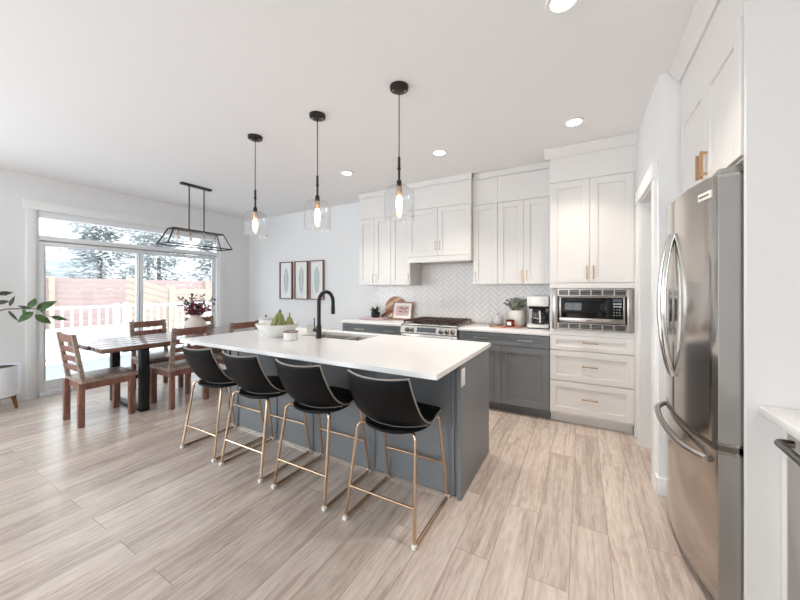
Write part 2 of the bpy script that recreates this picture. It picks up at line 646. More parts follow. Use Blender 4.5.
# baseboards
struct(MB().box(XL, XL + .014, YF, DY0 - .085, 0, .11, .003).box(XL, XL + .014, DY1 + .085, YB, 0, .11, .003).build('baseboard_left', M['trim']))
struct(MB().box(XL + .014, -3.06, YB - .014, YB, 0, .11, .003).build('baseboard_back', M['trim']))

# patio door, transom and casing
m = MB()
m.box(XL, XL + .02, DY0 - .085, DY0, 0, DZ, .003)
m.box(XL, XL + .02, DY1, DY1 + .085, 0, DZ, .003)
m.box(XL, XL + .028, DY0 - .115, DY1 + .115, DZ, DZ + .115, .004)
struct(m.build('trim_2', M['trim']))
X0, X1 = XL - .13, XL - .005
TB, TT = 2.055, 2.285                        # transom glass
m = MB()
m.box(X0, X1, DY0, DY0 + .03, 0, DZ, .004)
m.box(X0, X1, DY1 - .03, DY1, 0, DZ, .004)
m.box(X0, X1, DY0 + .03, DY1 - .03, TT, DZ, .004)
m.box(X0, X1, DY0 + .03, DY1 - .03, 1.995, TB, .004)
m.box(X0 - .05, X1 + .03, DY0 + .03, DY1 - .03, 0, .06, .004)
door = struct(m.build('door_1', M['vinyl']))
MB().box(X0 + .05, X0 + .056, DY0 + .03, DY1 - .03, TB, TT).build('transom_pane', M['glass'], door)
MB().box(X1 - .02, X1 - .012, DY0 + .03, DY1 - .03, 1.975, 1.994).build('head_shadow_strip', M['side_grey'], door)  # grey strip stands in for the shadow line under the door head
def sash(name, y0, y1, x, st=.05):
    z0, z1 = .062, 1.975
    m = MB()
    m.box(x, x + .04, y0, y0 + st, z0, z1, .004)
    m.box(x, x + .04, y1 - st, y1, z0, z1, .004)
    m.box(x, x + .04, y0 + st, y1 - st, z1 - .055, z1, .004)
    m.box(x, x + .04, y0 + st, y1 - st, z0, z0 + .13, .004)
    s = m.build(name, M['vinyl'], door)
    MB().box(x + .017, x + .023, y0 + st, y1 - st, z0 + .13, z1 - .055).build('pane', M['glass'], s)
    g = MB()
    for a, b, c, d in ((y0 + st - .001, y0 + st + .008, z0 + .13, z1 - .055), (y1 - st - .008, y1 - st + .001, z0 + .13, z1 - .055)):
        g.box(x + .028, x + .041, a, b, c, d)
    g.build('gasket', M['side_grey'], s)
    return s
s1 = sash('sliding_panel', DY0 + .03, 2.49, X1 - .044)
sash('fixed_panel', 2.42, DY1 - .03, X1 - .10)
MB().tube(bend([(X1 - .016, DY0 + .055, 1.16), (X1 + .022, DY0 + .055, 1.16), (X1 + .022, DY0 + .055, .94), (X1 - .016, DY0 + .055, .94)], .015), .009).build('door_handle', M['nickel'], s1)

# backsplash: herringbone tile between counter and wall cabinets
def clip(poly, x0, x1, y0, y1):
    for ax, lim, sg in ((0, x0, 1), (0, x1, -1), (1, y0, 1), (1, y1, -1)):
        out = []
        for i, p in enumerate(poly):
            q = poly[(i + 1) % len(poly)]
            ip, iq = (p[ax] - lim) * sg >= 0, (q[ax] - lim) * sg >= 0
            if ip:
                out.append(p)
            if ip != iq:
                t = (lim - p[ax]) / (q[ax] - p[ax])
                out.append((p[0] + t * (q[0] - p[0]), p[1] + t * (q[1] - p[1])))
        poly = out
        if not poly:
            return []
    return poly
BX0, BX1 = -2.92, -.292
zones = [(BX0, BX1, .917, 1.425), (-2.062, -1.19, 1.425, 1.715)]
g = MB()
for a, b, c, d in zones:
    g.box(a, b, YB - .006, YB - .0005, c, d)
splash = g.build('wall_back_backsplash', M['grout'])
splash['kind'] = 'structure'
TL, TW = .156, .052
m = MB()
c45 = cos(pi / 4)
for k in range(-60, 70):
    for n in range(-16, 17):
        for horiz in (0, 1):
            ox, oy = k * TW + n * 2 * TL, k * TW
            gp = .0017
            if horiz:
                r = (ox + gp, ox + TL - gp, oy + gp, oy + TW - gp)
            else:
                r = (ox + TL + gp, ox + TL + TW - gp, oy + TW - TL + gp, oy + TW - gp)
            pts = [(r[0], r[2]), (r[1], r[2]), (r[1], r[3]), (r[0], r[3])]
            pts = [((x - y) * c45 - 1.6, (x + y) * c45 + 1.2) for x, y in pts]
            for zn in zones:
                pl = clip(pts, *zn)
                if len(pl) >= 3:
                    m.prism(pl, YB - .012, YB - .006, axis='y')
m.build('tile', M['tile'], splash)

# ------------------------------------------------------------------ outside the patio door
struct(MB().box(-60, XL - .15, -30, 40, -.7, -.5).prism([(-60, -.5), (-9.0, -.5), (-10.5, -.05), (-13.5, .16), (-60, .3)], -30, 40, axis='y').build('ground_snow', M['snow']))
m = MB()
for i in range(19):
    m.box(-8.75 + i * .14, -8.75 + i * .14 + .125, -1.5, 8.5, -.11, -.07, .004)
m.box(-8.75, -6.16, -1.5, 8.5, -.45, -.115)
struct(m.build('deck', M['deckboard']))
rail = thing('deck_railing', 'white picket railing along the far edge of the snowy deck outside', 'railing', (-8.6, 3.0, -.07))
MB().box(-8.64, -8.56, -1.4, 8.4, .98, 1.03, .006).build('top_rail', M['vinyl'], rail)
MB().box(-8.63, -8.57, -1.4, 8.4, .03, .08, .006).build('bottom_rail', M['vinyl'], rail)
for y in (-1.35, 1.1, 3.08, 3.24, 5.2, 7.1):
    MB().box(-8.65, -8.55, y - .045, y + .045, -.07, 1.07, .006).build('post', M['vinyl'], rail)
y = -1.2
while y < 7.0:
    if min(abs(y - q) for q in (-1.35, 1.1, 3.08, 3.24, 5.2, 7.1)) > .07:
        MB().box(-8.615, -8.585, y - .017, y + .017, .08, .98).build('picket', M['vinyl'], rail)
    y += .133
fence = thing('garden_fence', 'pinkish cedar board fence across the back of the snowy yard', 'fence', (-14, 6, -.5))
m = MB()
for i in range(13):
    z = -.5 + i * .17
    m.box(-14.02, -13.98, -14, 24, z + .003, z + .167, .004)
m.build('board_panel', M['fence'], fence)
for y in (-8.3, -5.8, -3.3, -.8, 1.7, 3.42, 5.55, 8.05, 10.5, 13, 15.5):
    MB().box(-13.97, -13.87, y - .06, y + .06, -.5, 1.76).build('post', M['fencelight'], fence)
side = thing('side_fence', 'pale cedar slat fence stepping down beside the deck stairs', 'fence', (-11, 5.3, -.5))
m = MB()
for i in range(11):
    z = -.5 + i * .175
    m.bar((-11.0, 4.15, z + .42), (-11.0, 5.2, z + .08), .03, .13)
m.build('sloping_slats', M['fencelight'], side)
MB().box(-11.07, -10.93, 5.2, 5.38, -.5, 1.47, .01).build('post', M['fencelight'], side)
m = MB()
for i in range(10):
    z = -.5 + i * .19
    m.box(-11.015, -10.985, 5.38, 8.6, z + .01, z + .15)
m.build('level_slats', M['fencelight'], side)

def conifer(x, y, h, rad, label):
    t = thing('snowy_conifer', label, 'tree', (x, y, -.5), 0, 'frosted trees behind the garden fence')
    MB().rod((x, y, -.5), (x, y, -.5 + h * .45), .09, 8).build('trunk', M['stem'], t)
    m = MB()
    rr = random.Random(int(x * 31 + y * 17))
    for i in range(6000):
        q = rr.random() ** .8
        z = .3 + (h - .3) * q
        env = rad * (1 - q) ** .7 * (0.8 + .2 * sin(z * 7)) + .08
        a = rr.uniform(0, 2 * pi)
        d = env * (rr.random() ** .45)
        c = Vector((x + d * cos(a), y + d * sin(a), z - .5 - d * .15))
        s = rr.uniform(.07, .19)
        u = Vector((cos(a), sin(a), rr.uniform(-.5, .3))).normalized()
        v = u.cross(Vector((rr.uniform(-.4, .4), rr.uniform(-.4, .4), 1))).normalized()
        m._f([m._v(c - u * s), m._v(c + v * s * .45), m._v(c + u * s), m._v(c - v * s * .45)])
    m.build('foliage', M['conifer'], t)
for x, y, h, r_, lb in ((-19, 6.2, 7.2, 2.0, 'pale frosted tree behind the fence, seen through the sliding panel'),
                        (-20, 9.0, 8.0, 2.3, 'frosted conifer behind the fence, second from the left'),
                        (-19.5, 11.8, 7.4, 2.1, 'frosted conifer seen behind the door frame between the two panels'),
                        (-20.5, 14.2, 8.2, 2.4, 'tall frosted conifer behind the fence, left in the fixed panel'),
                        (-19.5, 16.6, 7.0, 2.2, 'frosted conifer behind the fence, right in the fixed panel'),
                        (-23.5, 4.4, 6.4, 2.0, 'frosted conifer farthest left, before the snowy roof of the neighbouring house'),
                        (-24, 10.2, 8.6, 2.5, 'tall frosted conifer in the back row, behind the left fence boards'),
                        (-24.5, 15.0, 8.8, 2.6, 'tall frosted conifer in the back row, behind the door frame'),
                        (-25, 20.0, 9.0, 2.8, 'tall frosted conifer in the back row, at the right of the fixed panel'),
                        (-21.5, 19.5, 8.0, 2.4, 'frosted conifer farthest right beyond the garden fence')):
    conifer(x, y, h, r_, lb)
hs = thing('neighbour_house', 'pale neighbouring house with a snowy roof far beyond the fence', 'house', (-30, 6, -.5))
MB().box(-34, -28, 2, 9.5, -.5, 3.1).build('house_wall', M['siding'], hs)
MB().prism([(1.5, 3.1), (10, 3.1), (5.75, 5.0)], -34.3, -27.6, axis='x').build('roof', M['snow'], hs)
for y in (4.2, 7.2):
    MB().box(-28, -27.95, y - .5, y + .5, .9, 2.3).build('house_window', M['greyceramic'], hs)

# ------------------------------------------------------------------ ceiling lights
def downlight(x, y, label):
    t = thing('recessed_light', label, 'ceiling light', (x, y, H), 0, 'recessed ceiling downlights')
    MB().lathe([(.056, 0), (.080, -.001), (.084, -.006), (.078, -.011), (.058, -.009), (.056, 0)], (x, y, H), 32).build('trim_ring', M['trim'], t)
    MB().lathe([(0, -.0075), (.057, -.0075), (.057, -.001), (0, -.001)], (x, y, H), 32).build('diffuser', M['lampwhite'], t)
    area_light('downlight_lamp', (x, y, H - .016), (0, 0, -1), .13, .13, DOWN_W, (1.0, .90, .80), disk=True, spread=R(98))
for x, y, lb in ((-2.52, 3.17, 'recessed downlight in the ceiling near the left wall cabinets'),
                 (-1.30, 3.17, 'recessed downlight in the ceiling in front of the range hood'),
                 (-.057, 3.15, 'recessed downlight in the ceiling before the tall microwave cabinet'),
                 (-.08, 1.80, 'recessed downlight at the top edge, nearest overhead')):
    downlight(x, y, lb)

def pendant(x, y, label):
    t = thing('pendant_lamp', label, 'pendant lamp', (x, y, H), 0, 'glass pendants over the island')
    c = (0, 0, 0)
    MB().lathe([(0, -.028), (.055, -.028), (.064, -.022), (.066, -.001), (0, -.001)], c, 32).build('ceiling_canopy', M['bronze'], t, False)
    for a in (0.6, 0.6 + pi):
        MB().ball((.042 * cos(a), .042 * sin(a), -.029), .006, seg=8).build('screw', M['chrome'], t, False)
    MB().rod((0, 0, -.028), (0, 0, -.53), .0035, 8).build('cord', M['black'], t, False)
    MB().lathe([(0, -.50), (.009, -.50), (.0095, -.57), (.013, -.575), (.013, -.585), (.008, -.59), (.008, -.66), (.016, -.665), (.02, -.70), (.02, -.71), (0, -.71)], c, 20).build('stem', M['bronze'], t, False)
    so = MB().lathe([(0, -.71), (.021, -.71), (.021, -.765), (.017, -.77), (0, -.77)], c, 20).build('socket', M['copper'], t, False)
    prof = [(.022, -.695), (.04, -.70), (.065, -.708), (.085, -.722), (.098, -.745), (.104, -.775), (.105, -.85), (.105, -.93), (.106, -.94)]
    MB().lathe(prof, c, 48).build('glass_shade', M['shade'], t, False)
    MB().lathe([(0, -.77), (.012, -.772), (.02, -.80), (.0235, -.83), (.019, -.86), (.009, -.885), (0, -.89)], c, 20).build('bulb', M['bulb'], t, False)
    return t
p0 = pendant(-2.674, 2.0, 'clear glass pendant lamp over the island, leftmost of three')
dup(p0, (-1.895, 2.0, H), 'clear glass pendant lamp over the island, middle of three')
dup(p0, (-1.125, 2.0, H), 'clear glass pendant lamp over the island, nearest and rightmost of three')

# linear chandelier over the dining table
ch = thing('linear_chandelier', 'black framed glass box chandelier hanging over the dining table', 'chandelier', (-4.67, 2.57, H))
CX = -4.67
MB().box(CX - .035, CX + .035, 2.36, 2.76, H - .026, H - .001, .004).build('ceiling_plate', M['bronze'], ch)
for y in (2.465, 2.665):
    MB().rod((CX, y, H - .026), (CX, y, 2.172), .0075).build('rod', M['bronze'], ch)
Z1, Z0 = 2.165, 1.955
tw, bw, ty0, ty1, by0, by1 = .075, .135, 2.24, 2.90, 2.14, 3.00
T = [(CX - tw, ty0, Z1), (CX + tw, ty0, Z1), (CX + tw, ty1, Z1), (CX - tw, ty1, Z1)]
B = [(CX - bw, by0, Z0), (CX + bw, by0, Z0), (CX + bw, by1, Z0), (CX - bw, by1, Z0)]
m = MB()
for i in range(4):
    j = (i + 1) % 4
    m.bar(T[i], T[j], .014)
    m.bar(B[i], B[j], .014)
    m.bar(T[i], B[i], .013)
m.build('frame', M['bronze'], ch)
MB().box(CX - .03, CX + .03, ty0, ty1, Z1 - .008, Z1 + .008, .002).build('lamp_bar', M['bronze'], ch)
for i in range(4):
    j = (i + 1) % 4
    m = MB()
    m._f([m._v(p) for p in (T[i], T[j], B[j], B[i])])
    m.build('glass_panel', M['shade'], ch)
for k in range(4):
    y = 2.32 + k * .165
    s = MB().lathe([(0, -.008), (.017, -.008), (.017, -.06), (.012, -.065), (0, -.065)], (CX, y, Z1), 16).build('socket', M['copper'], ch)
    MB().lathe([(0, -.065), (.012, -.067), (.019, -.09), (.021, -.11), (.012, -.135), (0, -.14)], (CX, y, Z1), 16).build('bulb', M['ceramic'], s)

# ------------------------------------------------------------------ cabinetry
def frame_map(face, d):
    """maps (u across, v up, w outward) to the room; face '-y' fronts at y=d, '-x' fronts at x=d"""
    if face == '-y':
        return Matrix(((1, 0, 0, 0), (0, 0, -1, d), (0, 1, 0, 0), (0, 0, 0, 1)))
    return Matrix(((0, 0, -1, d), (1, 0, 0, 0), (0, 1, 0, 0), (0, 0, 0, 1)))

def shaker(name, mt, parent, u0, u1, v0, v1, face, d, rail=.068, th=.02, gap=.0015):
    """shaker front: frame 20 mm proud of d, panel recessed"""
    m = MB(frame_map(face, d))
    u0, u1, v0, v1 = u0 + gap, u1 - gap, v0 + gap, v1 - gap
    r = min(rail, (v1 - v0) * .28)
    m.box(u0, u0 + rail, v0, v1, 0.001, th, .0015, 1)
    m.box(u1 - rail, u1, v0, v1, 0.001, th, .0015, 1)
    m.box(u0 + rail, u1 - rail, v0, v0 + r, 0.001, th, .0015, 1)
    m.box(u0 + rail, u1 - rail, v1 - r, v1, 0.001, th, .0015, 1)
    m.box(u0 + rail - .002, u1 - rail + .002, v0 + r - .002, v1 - r + .002, 0.001, th - .011)
    return m.build(name, mt, parent)

def pull(parent, mt, u0, v0, u1, v1, face, d, out=.034, th=.0105):
    """bar pull between two points, standing on two posts"""
    m = MB(frame_map(face, d))
    a, b = Vector((u0, v0, out)), Vector((u1, v1, out))
    t = (b - a).normalized()
    m.bar(a, b, th, th, up=(0, 0, 1), bev=.002)
    for p in (a + t * .012, b - t * .012):
        m.bar(p, (p.x, p.y, .0195), .013, .013, up=(t.x, t.y, 0), bev=.001)
    return m.build('handle', mt, parent)

CY = 3.71                  # carcass front of the base cabinets (fronts are 20 mm proud)
UY = 4.0                   # carcass front of the wall cabinets
def crown(m, x0, x1, y, zt=H, left=True, right=False, yb=None):
    """flat fascia with a flared crown along the ceiling, facing -y"""
    prof = [(y, zt - .09), (y - .012, zt - .09), (y - .065, zt - .012), (y - .065, zt - .002), (y, zt - .002)]
    m.prism(prof, x0 - (.05 if left else 0), x1 + (.0 if not right else .05), axis='x')

# right-hand base cabinet
t = thing('base_cabinet', 'grey shaker base cabinet between the range and the tall white cabinet', 'cabinet', (-.78, 4.0, 0))
MB().box(-1.268, -.292, CY, YB - .015, .10, .882).build('body', M['grey'], t)
MB().box(-1.268, -.292, CY + .06, YB - .02, 0.001, .10).build('toe_kick', M['grey'], t)
dr = shaker('drawer', M['grey'], t, -1.268, -.292, .748, .876, '-y', CY, rail=.05)
for a in (-1.09, -.61):
    pull(dr, M['nickel'], a, .815, a + .155, .815, '-y', CY)
for u0, u1, hx in ((-1.268, -.78, -.807), (-.78, -.292, -.752)):
    dd = shaker('door', M['grey'], t, u0, u1, .105, .742, '-y', CY)
    pull(dd, M['nickel'], hx, .565, hx, .70, '-y', CY)
# left-hand base cabinet
t = thing('base_cabinet', 'grey shaker base cabinet left of the range', 'cabinet', (-2.53, 4.0, 0))
MB().box(-3.015, -2.045, CY, YB - .015, .10, .882).build('body', M['grey'], t)
MB().box(-3.015, -2.045, CY + .06, YB - .02, 0.001, .10).build('toe_kick', M['grey'], t)
dr = shaker('drawer', M['grey'], t, -3.015, -2.045, .735, .876, '-y', CY, rail=.05)
for a in (-2.79, -2.29):
    pull(dr, M['nickel'], a, .81, a + .155, .81, '-y', CY)
for u0, u1, hx in ((-3.015, -2.53, -2.56), (-2.53, -2.045, -2.50)):
    dd = shaker('door', M['grey'], t, u0, u1, .105, .729, '-y', CY)
    pull(dd, M['nickel'], hx, .565, hx, .70, '-y', CY)
# countertops
tag(MB().box(-3.045, -2.04, 3.675, YB - .013, .884, .914, .003).build('countertop', M['quartz']), 'white quartz countertop left of the range', 'countertop')
tag(MB().box(-1.27, -.29, 3.675, YB - .013, .884, .914, .003).build('countertop', M['quartz']), 'white quartz countertop between the range and the tall cabinet', 'countertop')

# tall cabinet with the microwave niche
TY = 3.71
TX0, TX1 = -.287, .428
t = thing('tall_cabinet', 'tall white pantry cabinet housing the microwave', 'cabinet', (.07, 4.0, 0))
m = MB()
m.box(TX0, TX0 + .02, TY, YB - .015, .09, 2.76)
m.box(TX1 - .02, TX1, TY, YB - .015, .09, 2.76)
m.box(TX0 + .02, TX1 - .02, TY, YB - .015, .09, .962)
m.box(TX0 + .02, TX1 - .02, TY, YB - .015, 1.375, 2.76)
m.box(TX0 + .02, TX1 - .02, 4.27, YB - .015, .962, 1.375)
m.build('body', M['white'], t)
MB().box(TX1 + .0005, .4495, TY - .012, TY + .05, .001, 2.72).build('scribe_strip', M['white'], t)
MB().box(TX0, TX1, TY - .014, TY - .0005, 2.462, 2.72, .001, 1).build('fascia', M['white'], t)
m = MB()
crown(m, TX0, .4485, TY - .014, left=True)
m.build('crown_moulding', M['white'], t)
MB().box(TX0 + .004, TX1 - .004, TY + .06, YB - .02, .001, .09).build('toe_kick', M['white'], t)
for u0, u1, hx in ((TX0, .07, .043), (.07, TX1, .100)):
    dd = shaker('door', M['white'], t, u0, u1, 1.432, 2.458, '-y', TY)
    pull(dd, M['brass'], hx, 1.468, hx, 1.60, '-y', TY)
MB().box(TX0, TX1, TY - .019, TY - .0005, 1.38, 1.428, .001, 1).build('upper_filler', M['white'], t)
MB().box(TX0, TX1, TY - .019, TY - .0005, .905, .958, .001, 1).build('lower_filler', M['white'], t)
for v0, v1 in ((.752, .902), (.44, .746), (.115, .434)):
    dd = shaker('drawer', M['white'], t, TX0, TX1, v0, v1, '-y', TY, rail=.058)
    hz = {(.752): .835}.get(v0, v0 + .16)
    pull(dd, M['brass'], .002, hz, .14, hz, '-y', TY)

# microwave with its trim kit
t = thing('microwave', 'built-in stainless microwave with black door in the tall cabinet', 'microwave', (.08, 3.95, .965))
MB().box(-.21, .37, 3.70, 4.24, 1.0, 1.34).build('body', M['black'], t)
MX0, MX1, MZ0, MZ1 = -.262, .418, .964, 1.373
m = MB()
m.box(MX0, -.214, 3.680, 3.706, MZ0, MZ1, .002)
m.box(.372, MX1, 3.680, 3.706, MZ0, MZ1, .002)
m.box(-.214, .372, 3.680, 3.706, 1.362, MZ1)
m.box(-.214, .372, 3.680, 3.706, MZ0, .975)
for k in range(7):
    x = -.214 + k * (.586 - .012) / 6
    m.box(x, x + .012, 3.680, 3.706, 1.306, 1.362)
    m.box(x, x + .012, 3.680, 3.706, .975, 1.026)
m.box(-.214, .372, 3.684, 3.706, 1.300, 1.308)
m.box(-.214, .372, 3.684, 3.706, 1.024, 1.030)
m.build('trim_kit', M['steel'], t)
m = MB()
for z in (1.312, 1.326, 1.340, 1.354):
    m.box(-.212, .37, 3.690, 3.699, z, z + .008)
for z in (.979, .992, 1.005, 1.017):
    m.box(-.212, .37, 3.690, 3.699, z, z + .007)
m.build('vent_louvre', M['steel_dark'], t)
d_ = MB().box(-.208, .366, 3.670, 3.698, 1.033, 1.298, .003).build('door', M['blackglass'], t)
m = MB()
m.box(-.196, .354, 3.662, 3.671, 1.040, 1.084, .002)
m.box(-.196, -.180, 3.662, 3.671, 1.084, 1.294, .002)
m.box(.340, .354, 3.662, 3.671, 1.084, 1.294, .002)
m.box(-.18, .34, 3.662, 3.671, 1.288, 1.294, .001, 1)
m.build('door_trim', M['steel'], d_)
MB().box(.035, .09, 3.6605, 3.6625, 1.056, 1.066).build('badge', M['steel_dark'], d_)
kp = MB().box(.246, .338, 3.666, 3.671, 1.09, 1.286).build('keypad', M['blackglass'], t)
m = MB()
for r_ in range(5):
    for c_ in range(3):
        x, z = .262 + c_ * .023, 1.222 - r_ * .026
        m.box(x, x + (.017 if r_ < 2 else .009), 3.665, 3.6665, z, z + (.012 if r_ < 2 else .005))
m.build('button', M['mwbutton'], kp)
MB().box(.258, .328, 3.665, 3.6665, 1.248, 1.276).build('display', M['lcd'], kp)

# wall cabinets
def wall_cab(x0, x1, label, doors, y=UY, z0=1.425, zd0=1.432, zd1=2.405, soff=True, handle=M['nickel'], left=False, right=False, hz=None):
    t = thing('wall_cabinet', label, 'cabinet', ((x0 + x1) / 2, 4.17, z0))
    MB().box(x0, x1, y, YB - .014, z0, 2.76).build('body', M['white'], t)
    MB().box(x0, x1, y - .014, y - .0005, zd1 + .004, 2.72, .001, 1).build('fascia', M['white'], t)
    m = MB()
    prof = [(y - .0145, H - .075), (y - .018, H - .075), (y - .026, H - .02), (y - .026, H - .002), (y - .001, H - .002)]
    m.prism(prof, x0 - (.01 if left else 0), x1 + (.01 if right else 0), axis='x')
    m.build('crown_moulding', M['white'], t)
    a, b = hz or (zd0 + .03, zd0 + .155)
    for u0, u1, hx in doors:
        dd = shaker('door', M['white'], t, u0, u1, zd0, zd1, '-y', y)
        if hx is not None:
            pull(dd, handle, hx, a, hx, b, '-y', y)
    return t
wall_cab(-2.935, -2.375, 'double-door white wall cabinet at the left end, above the succulent', [(-2.935, -2.66, -2.69), (-2.66, -2.375, -2.63)], left=True)
wall_cab(-2.374, -2.068, 'single-door white wall cabinet just left of the range hood', [(-2.374, -2.068, -2.098)])
wall_cab(-1.184, -.882, 'single-door white wall cabinet just right of the range hood', [(-1.184, -.882, -1.156)])
wall_cab(-.881, -.288, 'double-door white wall cabinet above the coffee maker', [(-.881, -.585, -.613), (-.585, -.288, -.557)], handle=M['brass'])
hc = wall_cab(-2.066, -1.186, 'white hood cabinet with two short doors above the range', [(-2.066, -1.626, -1.656), (-1.626, -1.186, -1.596)], y=3.92, z0=1.735, zd0=1.80, zd1=2.425, hz=(1.875, 1.99), left=True, right=True)
MB().box(-2.066, -1.186, 3.896, 3.9195, 1.72, 1.797, .003).build('valance', M['white'], hc)
MB().box(-1.99, -1.26, 3.96, 4.28, 1.722, 1.7345).build('vent_insert', M['steel'], hc)

# cabinet over the refrigerator (fronts face -x)
GX = .577
t = thing('fridge_cabinet', 'white cabinet above the refrigerator with two shaker doors', 'cabinet', (.9, 2.25, 1.9))
MB().box(GX, XR - .005, 1.806, PY0 - .004, 1.90, 2.76).build('body', M['white'], t)
for u0, u1, hy in ((1.806, 2.24, 2.205), (2.24, PY0 - .02, 2.275)):
    dd = shaker('door', M['white'], t, u0, u1, 1.905, 2.46, '-x', GX)
    pull(dd, M['brass'], hy, 1.945, hy, 2.075, '-x', GX, out=.042, th=.014)
MB().box(GX - .014, GX - .0005, 1.806, PY0 - .016, 2.464, 2.72, .001, 1).build('fascia', M['white'], t)
m = MB()
prof = [(GX - .015, H - .09), (GX - .027, H - .09), (GX - .08, H - .012), (GX - .08, H - .002), (GX - .001, H - .002)]
m.prism(prof, 1.806, PY0 - .016, axis='y')
m.build('crown_moulding', M['white'], t)
# end panel between refrigerator and counter
pn = thing('end_panel', 'tall white end panel between the refrigerator and the counter', 'panel', (.9, 1.79, 0))
MB().box(.565, XR - .005, 1.780, 1.803, 0.001, 2.785, .001, 1).build('board', M['white'], pn)
MB().box(.562, XR - .006, 1.768, 1.7795, 2.50, 2.785, .001, 1).build('top_fascia', M['white'], pn)

# ------------------------------------------------------------------ refrigerator
fr = thing('refrigerator', 'stainless french-door refrigerator with bowed front', 'refrigerator', (.85, 2.26, 0))
FY0, FY1, FYC = 1.822, 2.708, 2.265
MB().box(.592, 1.2, FY0 + .006, FY1 - .006, .03, 1.835, .004).build('body', M['black'], fr)
m = MB()
for y in (FY0 + .08, FY1 - .08):
    m.rod((.66, y, 0.001), (.66, y, .03), .022)
    m.rod((1.14, y, 0.001), (1.14, y, .03), .022)
m.build('foot', M['rubber'], fr)
def front_x(y, bulge=.055):
    q = (y - FYC) / ((FY1 - FY0) / 2)
    return .488 - bulge * (1 - q * q)
def door_poly(y0, y1, back, n=18, inset=0.0):
    arc = []
    for i in range(n + 1):
        y = y0 + (y1 - y0) * i / n
        arc.append((front_x(y) + inset, y))
    arc[0] = (arc[0][0] + .006, arc[0][1])
    arc[-1] = (arc[-1][0] + .006, arc[-1][1])
    return arc + [(back, y1), (back, y0)]
FZ0 = .715
def fdoor(name, y0, y1, z0, z1):
    return MB().prism(door_poly(y0, y1, .572), z0, z1, axis='z', bev=.004).build(name, M['fridgesteel'], fr)
fd_r = fdoor('door', FY0, FYC - .002, FZ0 + .006, 1.848)
fd_l = fdoor('door', FYC + .002, FY1, FZ0 + .006, 1.848)
fz = fdoor('freezer_drawer', FY0, FY1, .07, FZ0 - .018)
for p, y0, y1, z0, z1 in ((fd_r, FY0, FYC, FZ0 + .015, 1.84), (fd_l, FYC, FY1, FZ0 + .015, 1.84), (fz, FY0, FY1, .08, FZ0 - .025)):
    MB().box(.5722, .5915, y0 + .004, y1 - .004, z0, z1).build('door_gasket', M['rubber'], p)
# side skin of the near door, plainer grey than the front
MB().box(.495, .571, FY0 - .003, FY0 - .0002, FZ0 + .02, 1.835, .001, 1).build('door_side', M['side_grey'], fd_r)
MB().box(.495, .571, FY0 - .003, FY0 - .0002, .085, FZ0 - .03, .001, 1).build('door_side', M['side_grey'], fz)
MB().prism(door_poly(FY0 + .004, FY1 - .004, .50, inset=.004)[:-2] + [(.56, FY1 - .004), (.56, FY0 + .004)], FZ0 - .0175, FZ0 + .0055, axis='z').build('seam_trim', M['steel_dark'], fr)
MB().box(.60, 1.15, FY0 + .02, FY1 - .02, .012, .0295).build('toe_grille', M['rubber'], fr)
for sgn, par in ((-1, fd_r), (1, fd_l)):
    pts = []
    for i in range(21):
        q = i / 20
        z = .905 + (1.665 - .905) * q
        s = sin(pi * q)
        y = FYC + sgn * (.020 + .024 * s)
        pts.append((front_x(y) - .004 - .046 * s ** .75, y, z))
    MB().tube(pts, [.0145] * 21, 12).build('handle', M['chrome'], par)
pts = []
for i in range(25):
    q = i / 24
    y = FY0 + .05 + (FY1 - FY0 - .10) * q
    s = sin(pi * q)
    pts.append((front_x(y) - .006 - .038 * min(1, s * 2.2) ** .7, y, .637))
MB().tube(pts, .0150, 12).build('handle', M['steel'], fz)
hg = MB().box(.50, .63, FY0 + .01, FY0 + .085, 1.8495, 1.872, .004).build('hinge_cover', M['side_grey'], fr)
MB().box(.50, .63, FY1 - .085, FY1 - .01, 1.8495, 1.872, .004).build('hinge_cover', M['side_grey'], fr)
bx = front_x(1.89) - .001
m = MB(Matrix.Translation((bx, 1.89, 1.775)) @ Matrix.Rotation(math.atan2(front_x(1.86) - front_x(1.92), .06), 4, 'Z'))
m.box(-.005, .004, -.046, .046, -.016, .016, .002)
bdg = m.build('badge', M['plastic'], fd_r)
m = MB(Matrix.Translation((bx, 1.89, 1.775)) @ Matrix.Rotation(math.atan2(front_x(1.86) - front_x(1.92), .06), 4, 'Z'))
m.box(-.0062, -.0052, -.036, .036, -.004, .004)
m.build('badge_stripe', M['steel_dark'], bdg)

# ------------------------------------------------------------------ counter and dishwasher at the right edge
ct = tag(MB().box(.600, XR - .003, -.9, 1.778, .888, .921, .003).build('countertop', M['quartz']), 'white quartz countertop at the right edge over the dishwasher', 'countertop')
t = thing('filler_cabinet', 'white filler beside the dishwasher under the right counter', 'cabinet', (.95, 1.76, 0))
MB().box(.660, XR - .005, 1.742, 1.777, 0.001, .882).build('board', M['white'], t)
t = thing('dishwasher', 'stainless dishwasher with bar handle under the right-hand counter', 'dishwasher', (.95, 1.43, 0))
MB().box(.69, XR - .01, 1.14, 1.735, .10, .875).build('body', M['side_grey'], t)
MB().box(.72, XR - .02, 1.15, 1.725, .001, .10).build('toe_kick', M['rubber'], t)
dd = MB().box(.660, .689, 1.138, 1.737, .11, .875, .004).build('door', M['steel'], t)
m = MB()
m.tube(bend([(.652, 1.675, .822), (.612, 1.675, .822), (.604, 1.44, .822), (.612, 1.20, .822), (.652, 1.20, .822)], .028), .0135, 12)
m.build('handle', M['steel_dark'], dd)
t = thing('base_cabinet', 'white base cabinet under the right counter nearest the viewer', 'cabinet', (.95, .1, 0))
MB().box(.668, XR - .005, -.88, 1.132, .10, .882).build('body', M['white'], t)
for u0, u1 in ((-.88, -.21), (-.21, .46), (.46, 1.132)):
    shaker('door', M['white'], t, u0, u1, .105, .876, '-x', .668)

